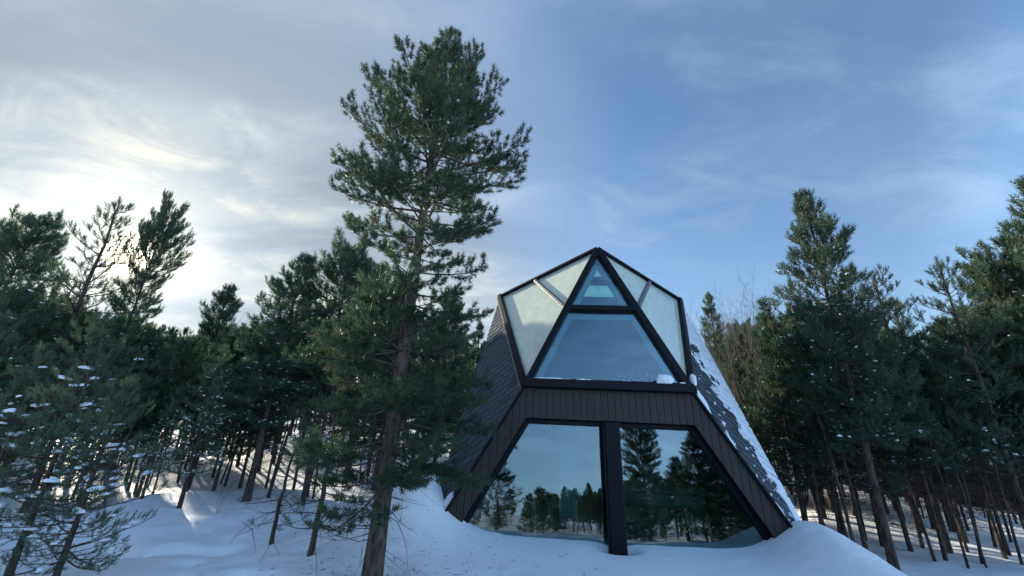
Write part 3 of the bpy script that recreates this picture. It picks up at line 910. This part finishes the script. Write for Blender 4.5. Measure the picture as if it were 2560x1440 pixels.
    # dead bare twigs on the lower trunk
    if dead:
        dz_ = r.uniform(.25 * zb + .2, zb + .6, dead); da = r.uniform(0, 6.28, dead); dl = r.uniform(.25, .9, dead)
        s6 = np.linspace(0, 1, 6); de = r.uniform(-.5, .25, dead)[:, None] + np.cumsum(r.normal(0, .22, (dead, 6)), 1)
        daz = da[:, None] + np.cumsum(r.normal(0, .22, (dead, 6)), 1)
        DD = np.stack([np.cos(de) * np.cos(daz), np.cos(de) * np.sin(daz), np.sin(de)], -1)
        DP = np.concatenate([np.zeros((dead, 1, 3)), np.cumsum(DD[:, :-1] * (dl / 5)[:, None, None], 1)], 1) + tp(dz_)[:, None]
        addt(DP, (.007 * (1 - .8 * s6))[None] * np.ones((dead, 1)), 3)
        # side twigs of those
        j = r.integers(1, 5, dead * 2); ii = np.repeat(np.arange(dead), 2)
        q = DP[ii, j]; dd = DD[ii, j] + r.normal(0, .6, (dead * 2, 3)); ll = r.uniform(.1, .35, dead * 2)
        s3 = np.linspace(0, 1, 3)
        addt(q[:, None] + dd[:, None] * (ll[:, None] * s3[None])[..., None], (.004 * (1 - .7 * s3))[None] * np.ones((dead * 2, 1)), 3)
    wood = mesh_np('pine_trunk', np.concatenate(Vs), np.concatenate(Fs), bark, True)
    # needles
    out = []
    tm = [tuft_template(r, K, slen, nlen, nw, spread) for _ in range(4)]
    which = r.integers(0, 4, len(pos)); sc = r.uniform(.75, 1.2, len(pos))
    for a in range(4):
        q = which == a
        out.append(place(tm[a], pos[q], dr[q], sc[q], r))
    NV = np.concatenate(out)
    crown = mesh_np('pine_crown', NV, np.arange(len(NV)).reshape(-1, 3), needles, False)
    d = {'trunk': wood, 'crown': crown, 'H': H}
    TRI.append((seed, n, N, len(pos), len(NV) // 3, len(wood.polygons) * 2))
    if snow:
        prob, L, top = snow[:3]
        frz = pos[:, 2] / H
        q = (r.random(len(pos)) < prob * np.clip((top - frz) / .25, 0, 1)) & (dr[:, 2] < 0.75 * np.linalg.norm(dr, axis=1))
        n_ = int(q.sum())
        Ls = L * r.uniform(.5, 1.3, n_)
        sv, sf = snow_blobs(pos[q] + dr[q] / (np.linalg.norm(dr[q], axis=1, keepdims=True) + 1e-9) * slen * .5 + np.array([0, 0, nlen * .45]), dr[q], Ls, Ls * r.uniform(.32, .55, n_), Ls * r.uniform(.30, .48, n_), r, ICO2 if L > .08 else ICO1)
        if n_: d['snow'] = mesh_np('pine_snow', sv, sf, SNOW_FINE, True)
    return d

SKIP = set([35,39,40,45,48,52,53,54,56,59,63,66,67,69,71,72,73,77,80,84,88,90,93,99,100,101,102,103,104,106,107,108,109,110,111,112,113,114,115,116,117,118,119,120,121,122,123,124,125,126,129,130,131,132,136,137,138,140,141,142,143,144,145,146,147,148,149,150,151,152,153,154,155,156,157,158,159,160,161,164,165,167,168,170,171,173,174,176,177,179,180,182,183,184,190,191,192,193,196,199,202,203,204,205,206,207,208,209,210,211,213,215,216,217,218,219,220,221,222,227,232,234,240,242,243,244,247,248,249,251,254,255,256,258,259,260,262,270,271,278,279,281,282,289,290,291,294,295,296,297,298,299,300,302,303,304,305,307,310,311,312,315,316,319,320,321,322,323,324,325,326,327,328,329,330,331,332,333,334,335,337,338,339,341,342,343,344,345,346,348,349,350,351,352,354,355,357,358,359,361,362,363,364,365,367,368,375,379,380,382,385,388,389,397,406,410,411,414,415,416,421,422,423,424,429,430,435,439,444,448,454,456,458])
spawned = [0]
def spawn(kind, name, x, y, rz, sc, label, group=None, z=None, tilt=(0, 0), sxy=1.0):
    spawned[0] += 1
    if spawned[0] in SKIP: return None                # wholly hidden behind nearer trees
    e = empty(name, (x, y, gz(x, y) if z is None else z), rz)
    e.rotation_euler = (tilt[0], tilt[1], rz)
    e.scale = (sc * sxy, sc * sxy, sc)
    tag(e, label, 'tree', group)
    e['spawn_no'] = spawned[0]
    link('trunk', kind['trunk'], e)
    if 'crown' in kind: link('crown', kind['crown'], e)
    if 'snow' in kind: tag(link('snow', kind['snow'], e), None, None, None, 'stuff')
    return e

def by_top(kind, name, px, py, depth, label, group=None, rz=None, sxy=1.0, tilt=(0, 0), r=random.Random(3)):
    d = ray(px, py)
    x, y = d[0] * depth, depth
    h = EYE + d[2] * depth - gz(x, y)
    return spawn(kind, name, x, y, r.uniform(0, 6.28) if rz is None else rz, h / kind['H'], label, group, None, tilt, sxy)

# --- the big pine beside the hut
PX, PY = ray(930, 1440)[0] * 5.3, 5.3
main = pine(11, 8.62, 1.15, [(0, .7), (1.2, .95), (2.2, 1.12), (3.0, 1.12), (3.8, .95), (4.4, 1.0), (4.9, 1.34), (5.4, 1.42), (6.1, 1.32), (6.8, 1.12), (7.5, .74), (8.1, .40), (8.62, .15)],
            0.102, whorl=0.23, nb=7, e_low=-0.24, e_top=0.62, curve=0.42, twig_sp=0.070, twig_len=0.44, tuft_sp=0.080, slen=0.085, nlen=0.066, nw=0.0105, K=22, bare=0.40, up=.16, spread=(38, 80),
            needles=NEEDLE_MAIN, bark=BARK, dead=60, sides=16, gap=(3.6, 4.4, 2), wig=0.025)
MH = -0.30 + EYE + ray(1105, 82)[2] * PY - gz(PX, PY)
e = spawn(main, 'pine_tree', PX, PY, 0.6, MH / main['H'], 'tall full-crowned pine with thick trunk standing beside the hut')

# --- kinds of forest pine (shared by the copies)
def prof_cone(H, zb, R): return [(0, .3), (zb, R * .7), (zb + (H - zb) * .25, R), (zb + (H - zb) * .6, R * .72), (H * .93, R * .25), (H, .08)]
def prof_round(H, zb, R): return [(0, .3), (zb, R * .55), (zb + (H - zb) * .3, R * .9), (zb + (H - zb) * .65, R), (zb + (H - zb) * .9, R * .7), (H, R * .3)]
FK = dict(needles=NEEDLE_FAR, bark=BARK_FAR)
coarse = dict(slen=0.15, nlen=0.085, nw=0.018, K=12, tuft_sp=0.085, twig_sp=0.075, twig_len=0.46)
K_TALL = [pine(21, 7.0, 1.9, prof_cone(7, 1.9, 1.10), .070, whorl=.215, nb=6, e_low=-.1, e_top=.75, dead=40, snow=(.16, .046, .95), **coarse, **FK),
          pine(22, 7.5, 2.4, prof_round(7.5, 2.4, 1.15), .075, whorl=.225, nb=6, e_low=-.05, e_top=.8, dead=46, snow=(.10, .043, .85), **coarse, **FK),
          pine(23, 6.5, 1.4, prof_cone(6.5, 1.4, 1.20), .065, whorl=.205, nb=6, e_low=-.15, e_top=.75, dead=30, snow=(.18, .046, .98), **coarse, **FK),
          pine(24, 7.0, 2.8, prof_round(7, 2.8, 1.0), .06, whorl=.235, nb=6, e_low=0, e_top=.8, dead=56, snow=(.13, .043, .9), **coarse, **FK)]
K_SLIM = [pine(31, 6.5, 2.2, prof_cone(6.5, 2.2, .70), .042, whorl=.22, nb=5, e_low=0, e_top=.85, dead=40, snow=(.12, .045, .95), **coarse, **FK),
          pine(32, 6.0, 2.9, prof_cone(6.0, 2.9, .62), .036, whorl=.22, nb=5, e_low=0, e_top=.85, dead=46, snow=(.12, .045, .95), **coarse, **FK)]
spk = dict(slen=.13, nlen=.055, nw=.011, K=18, tuft_sp=.065, twig_sp=.13, twig_len=.34, bare=.22)
K_SPIKE = [pine(41, 5.5, 1.2, [(0, .3), (1.2, 1.0), (3.0, 1.0), (4.2, .55), (5.0, .32), (5.5, .12)], .05, whorl=.32, nb=6, e_low=.05, e_top=.75, curve=.35, snow=(.10, .05, .8), dead=24, **spk, **FK),
           pine(42, 5.5, 1.4, [(0, .3), (1.4, 1.05), (3.2, .9), (4.0, .62), (5.0, .36), (5.5, .12)], .045, whorl=.36, nb=6, e_low=.1, e_top=.7, curve=.3, snow=(.10, .05, .8), dead=24, **spk, **FK)]
YK = dict(needles=NEEDLE_YOUNG, bark=BARK_FAR)
K_SNOWY = [pine(51, 4.2, .55, [(0, .6), (.6, 1.15), (1.6, 1.1), (2.8, .75), (3.7, .4), (4.2, .15)], .055, whorl=.25, nb=6, e_low=-.1, e_top=.75, curve=.5, slen=.13, nlen=.062, nw=.012, K=15, tuft_sp=.09, twig_sp=.15, twig_len=.40, bare=.40, snow=(.065, .12, 1.0), dead=14, **YK),
           pine(52, 4.0, .8, [(0, .6), (.8, 1.0), (1.8, 1.0), (2.8, .7), (3.5, .42), (4.0, .15)], .05, whorl=.26, nb=6, e_low=-.05, e_top=.75, curve=.5, slen=.13, nlen=.062, nw=.012, K=15, tuft_sp=.09, twig_sp=.15, twig_len=.40, bare=.40, snow=(.06, .11, 1.0), dead=14, **YK)]
K_FLECK = [pine(55, 4.6, .9, [(0, .6), (.9, .85), (2.0, .85), (3.4, .55), (4.2, .28), (4.6, .1)], .05, whorl=.26, nb=5, e_low=0, e_top=.8, curve=.45, slen=.12, nlen=.058, nw=.012, K=14, tuft_sp=.08, twig_sp=.10, twig_len=.36, bare=.2, snow=(.30, .050, 1.05), dead=16, **YK)]
K_SAP = [pine(61, 1.7, .25, [(0, .2), (.3, .55), (.9, .45), (1.7, .1)], .020, whorl=.28, nb=4, e_low=-.1, e_top=.6, slen=.11, nlen=.055, nw=.007, K=15, tuft_sp=.14, twig_sp=.3, twig_len=.22, bare=.55, snow=(.05, .05, 1.0), dead=8, **YK)]

def bare_tree(seed, H, r0, n1=12):
    r = np.random.default_rng(seed)
    V, F, base = [], [], 0
    def grow(p, d, L, rad, lvl):
        nonlocal base
        m_ = 7
        D = [d]
        for i in range(m_ - 1):
            q = D[-1] + r.normal(0, .11 + .05 * lvl, 3) + np.array([0, 0, .05 + .04 * lvl]); D.append(q / np.linalg.norm(q))
        D = np.array(D); P = p + np.concatenate([np.zeros((1, 3)), np.cumsum(D[:-1] * L / (m_ - 1), 0)], 0)
        R = rad * (1 - .75 * np.linspace(0, 1, m_))
        v, q = tubes(P[None], R[None], 6 if lvl == 0 else 3); V.append(v); F.append(q + base); base += len(v)
        if lvl < 3:
            cnt = [n1, 6, 4][lvl]
            for c in range(cnt):
                t = r.uniform(.3 if lvl == 0 else .15, .98); k = min(int(t * (m_ - 1)), m_ - 2)
                dd = D[k] + r.normal(0, .55, 3); dd[2] = abs(dd[2]) * .8 + .2; dd /= np.linalg.norm(dd)
                grow(P[k] + (P[k + 1] - P[k]) * (t * (m_ - 1) - k), dd, L * r.uniform(.25, .48) * (1.15 - .5 * t), rad * .42, lvl + 1)
    for s in range(3):
        grow(np.array([r.normal(0, .15), r.normal(0, .15), -.2]), unit(np.array([r.normal(0, .12), r.normal(0, .12), 1.0])), H * r.uniform(.75, 1.0), r0 * r.uniform(.6, 1), 0)
    return {'trunk': mesh_np('bare_trunk', np.concatenate(V), np.concatenate(F), BIRCH, True), 'H': H}
K_BARE = [bare_tree(71, 5.0, .018, 20), bare_tree(72, 5.0, .016, 18)]

# --- trees one can single out
T = by_top
T(K_TALL[1], 'pine_tree', 90, 562, 10.5, 'broad dark pine at the left edge of the picture', sxy=1.0)
T(K_SPIKE[0], 'pine_tree', 300, 513, 10.2, 'pointed pine the sun shines through', sxy=1.0)
T(K_TALL[3], 'pine_tree', 418, 543, 10.8, 'round-topped pine just right of the sun', sxy=.7)
T(K_TALL[2], 'pine_tree', 575, 716, 14.0, 'bushy dark pine standing out above the left forest', sxy=1.0)
T(K_FLECK[0], 'young_pine', 560, 880, 7.8, 'young snow-flecked green pine in front of the dark left forest')
T(K_FLECK[0], 'young_pine', 430, 1010, 8.2, 'short snow-flecked pine left of the snow-flecked taller one', sxy=1.2)
T(K_TALL[0], 'pine_tree', 762, 643, 8.8, 'pine with pointed tip just left of the big pine', sxy=1.15)
T(K_TALL[3], 'pine_tree', 880, 640, 9.6, 'pine whose top hides behind the big pine crown base', sxy=1.15)
T(K_TALL[2], 'pine_tree', 1130, 722, 12.8, 'dense pine between the big pine and the hut', sxy=.9)
spawn(K_TALL[0], 'pine_tree', -4.3, 11.7, .5, 6.4 / 7.0, 'added full pine behind the big pine trunk that shades the shingled wall')  # this pine and the next are added to keep sun off the left shingles
spawn(K_TALL[2], 'pine_tree', -3.2, 10.7, 1.5, 5.6 / 6.5, 'lower added pine between the big trunk and the shingled wall it shades')
T(K_SLIM[0], 'pine_tree', 1195, 810, 14.5, 'small pine peeking over the left shingled side of the hut')
T(K_TALL[0], 'pine_tree', 2012, 486, 7.2, 'tallest pointed pine right of the hut', sxy=.80, rz=1.0)
T(K_SLIM[0], 'pine_tree', 1765, 742, 13.5, 'thin lone pine top just right of the glass peak', sxy=.9)
T(K_SPIKE[1], 'pine_tree', 2176, 686, 8.4, 'spiky young pine leader right of the tallest pine', sxy=1.0)
T(K_SPIKE[0], 'pine_tree', 2234, 752, 9.0, 'short spiky pine top beside the spiky leader', sxy=.9)
T(K_SPIKE[1], 'pine_tree', 2346, 666, 7.6, 'sparse spiky pine with bare whorls before the right crowns', sxy=1.0, rz=2.2)
T(K_TALL[3], 'pine_tree', 2490, 655, 8.6, 'dense round-crowned pine near the right edge', sxy=1.05)
T(K_TALL[0], 'pine_tree', 2566, 452, 7.6, 'tall pine cut by the right edge of the picture', sxy=.9)
T(K_SNOWY[0], 'young_pine', 255, 800, 7.8, 'snow-laden young pine below the sun', sxy=1.0)
T(K_SNOWY[1], 'young_pine', 110, 900, 7.4, 'snow-laden young pine leaning at the left edge', sxy=.95)
T(K_SNOWY[0], 'young_pine', 20, 800, 8.6, 'tall snow-laden pine in the left corner', sxy=1.0)
T(K_SNOWY[1], 'young_pine', 345, 880, 8.6, 'snow-laden pine behind the ones at the left edge', sxy=1.0)
d = ray(140, 1440)
spawn(K_SNOWY[0], 'young_pine', d[0] * 4.9, 4.9, 2.0, .50, 'low snow-capped young pine nearest the camera on the left')
spawn(K_SNOWY[1], 'young_pine', ray(20, 1440)[0] * 5.2, 5.2, .4, .62, 'snow-capped young pine in the bottom left corner')
spawn(K_SAP[0], 'pine_sapling', ray(680, 1355)[0] * 6.4, 6.4, 1.1, .95, 'thin sapling with few needles left of the big trunk')
spawn(K_SAP[0], 'pine_sapling', ray(775, 1380)[0] * 6.0, 6.0, 3.3, 1.25, 'sapling growing just left of the big trunk')
T(K_BARE[0], 'bare_birch', 1815, 690, 10.5, 'bare many-stemmed birch rising beside the glass peak')
T(K_BARE[1], 'bare_birch', 1880, 700, 11.5, 'bare birch half hidden by the tallest right pine')
T(K_BARE[0], 'bare_birch', 1850, 730, 9.6, 'bare birch nearest the shingled right side of the hut', sxy=.8)
T(K_BARE[1], 'bare_birch', 632, 780, 13.0, 'bare birch top behind the left forest', sxy=.8)
T(K_BARE[0], 'bare_birch', 690, 815, 13.5, 'small bare birch left of the pointed pine', sxy=.8)
T(K_BARE[1], 'bare_shrub', 570, 1180, 7.7, 'low bare shrub in the snow at the left forest edge', sxy=1.5)

# --- the forest mass: heights follow the skyline seen in the photograph
SKY_X = [-400, 0, 160, 420, 470, 610, 700, 1000, 1190, 1230, 1500, 1720, 1790, 1900, 2110, 2210, 2300, 2400, 2560, 2900]
SKY_Y = [640, 680, 760, 815, 830, 830, 800, 800, 850, 900, 900, 860, 850, 800, 790, 830, 840, 770, 720, 640]
fr_ = random.Random(17)
taken = [(o.location.x, o.location.y) for o in bpy.data.objects if o.type == 'EMPTY' and o.get('category') == 'tree']
def free(x, y, dmin):
    return all((x - a) ** 2 + (y - b) ** 2 > dmin * dmin for a, b in taken)
def pix(x, y, z):
    v = np.array([x, y, z - EYE]); c = v @ FWD
    return 1280 + F_PX * (v @ RIGHT) / c, 720 - F_PX * (v @ UPV) / c

CABIN = (14.6, 12.4)
SH = np.array([SUN_DIR[0], SUN_DIR[1]]); SH = SH / np.linalg.norm(SH)
def in_gap(x, y):
    """narrow lanes through the wood where the low sun reaches the clearing"""
    for ox, oy, wd in ((-3.6, 6.2, .12),):
        q = np.array([x - ox, y - oy]); t = q @ SH
        if 6 < t < 30 and abs(q[0] * SH[1] - q[1] * SH[0]) < wd + .45: return True
    return False
LOOK = {}
for k_, t_ in zip(K_TALL, ('cone-shaped', 'round-crowned', 'low-branched', 'high-crowned')): LOOK[id(k_)] = t_
for k_, t_ in zip(K_SLIM, ('slim', 'very thin')): LOOK[id(k_)] = t_
def forest(n, px_lo, px_hi, d_lo, d_hi, dmin, where, group, kinds):
    made = tries = 0
    while made < n and tries < n * 80:
        tries += 1
        px = fr_.uniform(px_lo, px_hi); depth = d_lo + (d_hi - d_lo) * fr_.random() ** 0.9
        d = ray(px, 1000); x, y = d[0] * depth, depth
        if not free(x, y, dmin): continue
        u, v = hut_local(x, y)
        if abs(u) < 4.0 and -4 < v < 6.5: continue
        if (x - CABIN[0]) ** 2 + (y - CABIN[1]) ** 2 < 9: continue
        if in_gap(x, y): continue
        if y < CABIN[1] and abs(x / y - CABIN[0] / CABIN[1]) < .13 and abs(x / y - CABIN[0] / CABIN[1]) < .13: continue     # the cabin shows between the trunks
        z0 = gz(x, y)
        h = 5.0
        for _ in range(4):                           # height that meets the skyline, or a bit lower
            qx, _qy = pix(x, y, z0 + h)
            h = EYE + ray(qx, float(np.interp(qx, SKY_X, SKY_Y)))[2] * depth - z0
        h = min(h * (1 - 0.28 * fr_.random() ** 1.5), 13)
        if h < 1.6: continue
        k = fr_.choice(kinds)
        spawn(k, 'pine_tree', x, y, fr_.uniform(0, 6.28), h / k['H'], LOOK[id(k)] + ' dark pine ' + where, group, z0, (fr_.gauss(0, .02), fr_.gauss(0, .02)), fr_.uniform(.8, 1.15))
        taken.append((x, y)); made += 1
forest(64, -80, 720, 8.5, 15, 0.75, 'at the front of the left forest', 'front pines of the left forest', K_TALL + K_SLIM)
forest(72, -80, 780, 14, 32, 1.0, 'deep in the left forest', 'deep pines of the left forest', K_TALL + K_SLIM)
forest(44, 690, 1230, 12, 30, 1.1, 'in the forest behind the big pine', 'pines behind the big pine', K_TALL + K_SLIM)
forest(8, 1250, 1700, 16, 26, 2.0, 'in the forest behind the hut', 'pines behind the hut', K_TALL)
forest(84, 1760, 2640, 7.6, 14, 0.6, 'at the front of the right forest', 'front pines of the right forest', K_TALL + K_SLIM + K_SLIM)
forest(76, 1740, 2720, 13, 32, 0.95, 'deep in the right forest', 'deep pines of the right forest', K_TALL + K_SLIM)

# --- thin understorey stems without much of a crown
K_POLE = [pine(81, 4.0, 2.4, [(0, .2), (2.4, .35), (3.4, .3), (4.0, .08)], .020, whorl=.3, nb=4, e_low=.2, e_top=.8, dead=44, snow=(.1, .04, 1.0), wig=.07, **coarse, **FK),
          pine(82, 3.2, 2.2, [(0, .2), (2.2, .28), (2.9, .2), (3.2, .06)], .015, whorl=.3, nb=3, e_low=.2, e_top=.8, dead=40, snow=(.1, .04, 1.0), wig=.09, **coarse, **FK)]
def poles(n, px_lo, px_hi, d_lo, d_hi, label, group):
    made = 0
    for _ in range(n * 30):
        if made >= n: break
        d = ray(fr_.uniform(px_lo, px_hi), 1250); y = fr_.uniform(d_lo, d_hi); x = d[0] * y
        u, v = hut_local(x, y)
        if not free(x, y, .3) or (abs(u) < 3.9 and -4 < v < 6.5): continue
        k = fr_.choice(K_POLE)
        spawn(k, 'thin_pine', x, y, fr_.uniform(0, 6.28), fr_.uniform(.6, 1.25), label, group, None, (fr_.gauss(0, .06), fr_.gauss(0, .06)))
        taken.append((x, y)); made += 1
poles(60, 1900, 2600, 7.2, 13, 'thin bare stem between the trunks of the right forest', 'thin stems in the right forest')
poles(36, 150, 1000, 8.6, 16, 'thin bare stem between the trunks of the left forest', 'thin stems in the left forest')

# --- trees behind the camera, seen mirrored in the lower windows
def behind(kind, name, x, y, h, label, group=None, sxy=1.0):
    spawn(kind, name, x, y, fr_.uniform(0, 6.28), h / kind['H'], label, group, None, (0, 0), sxy)
def mirrored(px, py):
    """direction of the ray through this pixel after bouncing off the lower window"""
    nrm = np.array([NF[0] * HRX[0] + NF[1] * HAX[0], NF[0] * HRX[1] + NF[1] * HAX[1], NF[2]])
    p0 = np.array([*hut_world(0, -LEAN * 1.2), H1 - 1.2]) - nrm * REC
    d = ray(px, py); o = np.array([0, 0, EYE])
    t = ((p0 - o) @ nrm) / (d @ nrm)
    return o + d * t, d - 2 * (d @ nrm) * nrm
def reflected(kind, name, px, py, back, label, group=None, sxy=1.0):
    o, d = mirrored(px, py)
    t = (-back - o[1]) / d[1]
    p = o + d * t
    h = p[2] - gz(p[0], p[1])
    if h > 0.6: spawn(kind, name, p[0], p[1], fr_.uniform(0, 6.28), h / kind['H'], label, group, None, (0, 0), sxy)
reflected(K_TALL[1], 'pine_tree', 1592, 1040, 4.5, 'tall pine mirrored right of the post in the lower window', None, 1.15)
reflected(K_TALL[2], 'pine_tree', 1730, 1085, 3.2, 'dense dark pine mirrored at the right of the lower window', None, 1.5)
reflected(K_TALL[0], 'pine_tree', 1830, 1080, 4.0, 'second dense pine mirrored at the right of the lower window', None, 1.6)
reflected(K_TALL[2], 'pine_tree', 1690, 1150, 5.5, 'bushy pine mirrored between the tall and the dense one', None, 1.5)
reflected(K_SNOWY[1], 'young_pine', 1252, 1165, 4.0, 'small pine mirrored at the left of the lower window', None, 1.6)
reflected(K_SNOWY[0], 'young_pine', 1385, 1235, 7.0, 'small pine mirrored near the middle of the left window', None, 1.1)
reflected(K_SNOWY[0], 'young_pine', 1330, 1262, 7.0, 'tiny bushy pine mirrored in the left window', None, 1.6)
reflected(K_TALL[3], 'pine_tree', 1650, 1215, 10.0, 'lower pine mirrored right of the post', None, 1.3)
for i in range(64):
    px = fr_.uniform(1120, 1990)
    reflected(fr_.choice(K_TALL + K_SLIM), 'pine_tree', px, fr_.uniform(1212, 1262) - (35 if px > 1560 else 0), fr_.uniform(11, 24), 'far pine of the tree line mirrored in the lower window', 'mirrored far pines', 1.5)
for i in range(60):
    px = fr_.uniform(1130, 1980)
    reflected(fr_.choice(K_SNOWY + K_FLECK), 'young_pine', px, fr_.uniform(1262, 1300) - (25 if px > 1560 else 0), fr_.uniform(2.5, 9), 'low young pine of the thicket mirrored in the lower window', 'mirrored thicket of young pines', 1.4)

# ------------------------------------------------------------------ dark timber cabin among the right trees
cab_z = gz(*CABIN) - 0.35
cab = empty('timber_cabin', (CABIN[0], CABIN[1], cab_z), math.radians(-38))
tag(cab, 'dark timber cabin with snowy roof half hidden behind right trees', 'cabin')
LOG = mat_plain('dark_log', (0.035, 0.026, 0.022, 1), 0.75, 0.2, 8.0, 0.4, 0.01)
m = MB(); m.box((0, 0, 0.75), (6.6, 3.6, 1.5)); m.build('wall', LOG, cab)
for i in range(8):
    m = MB(); m.box((0, -1.83, 0.1 + i * 0.19), (6.9, 0.09, 0.165)); m.build('plank', LOG, cab, 0.03)
for s in (-1, 1):
    m = MB(); m.prism([(-3.7, s * 2.3, 1.42), (3.7, s * 2.3, 1.42), (3.7, 0, 2.25), (-3.7, 0, 2.25)], (0, 0, 0.10)); rf = m.build('roof', LOG, cab)
for x_ in (-3.3, 3.3):
    m = MB(); m.prism([(x_, -1.8, 1.5), (x_, 1.8, 1.5), (x_, 0, 2.2)], (0.08 if x_ < 0 else -0.08, 0, 0)); m.build('gable', LOG, cab)
m = MB(); m.box((-1.4, -1.885, 0.95), (0.8, 0.03, 0.6)); m.build('window', mat_plain('cabin_window', (0.02, 0.025, 0.03, 1), 0.1), cab)
# thick snow on the roof, rounded at its edges
N1, N2 = 40, 30
ii, jj = np.meshgrid(np.linspace(-1, 1, N1), np.linspace(-1, 1, N2))
xx = ii * 3.78; yy = jj * 2.4
roofz = 2.36 - np.abs(yy) * (0.83 / 2.3)
edge = np.clip((1 - np.abs(ii)) * 12, 0, 1) ** .5 * np.clip((1 - np.abs(jj)) * 9, 0, 1) ** .5
zz_ = roofz + edge * (0.22 + 0.06 * fbm(xx * 1.4, yy * 1.4, 3, 3)) - (1 - edge) * 0.03
idx = np.arange(N1 * N2).reshape(N2, N1)
Q = np.stack([idx[:-1, :-1], idx[:-1, 1:], idx[1:, 1:], idx[1:, :-1]], -1).reshape(-1, 4)
o = link('cabin_roof_snow', mesh_np('cabin_roof_snow', np.stack([xx, yy, zz_], -1).reshape(-1, 3), Q, SNOW, True))
o.location = cab.location; o.rotation_euler = cab.rotation_euler
tag(o, 'thick snow on the roof of the cabin behind right trees', 'snow', None, 'stuff')

# ------------------------------------------------------------------ needles and bits of bark dropped on the snow
rr_ = np.random.default_rng(5)
nD = 900
ang = rr_.uniform(0, 6.28, nD); rad = np.abs(rr_.normal(0, 1.3, nD)) + .15
dx_, dy_ = TRUNK[0] + rad * np.cos(ang), TRUNK[1] + rad * np.sin(ang)
dzz = ground(dx_, dy_) + .006
a2 = rr_.uniform(0, 6.28, nD); ln = rr_.uniform(.012, .05, nD); wd_ = rr_.uniform(.002, .006, nD)
t3 = np.stack([np.cos(a2), np.sin(a2), rr_.normal(0, .15, nD)], -1); s3 = np.stack([-np.sin(a2), np.cos(a2), np.full(nD, .3)], -1)
c3 = np.stack([dx_, dy_, dzz], -1)
DV = np.stack([c3 - t3 * ln[:, None] - s3 * wd_[:, None], c3 + t3 * ln[:, None], c3 - t3 * ln[:, None] * .6 + s3 * wd_[:, None]], 1).reshape(-1, 3)
tag(link('fallen_needles', mesh_np('fallen_needles', DV, np.arange(nD * 3).reshape(-1, 3), BARK, False)), 'brown needles and bark bits scattered on the snow below the big pine', 'needles', None, 'stuff')
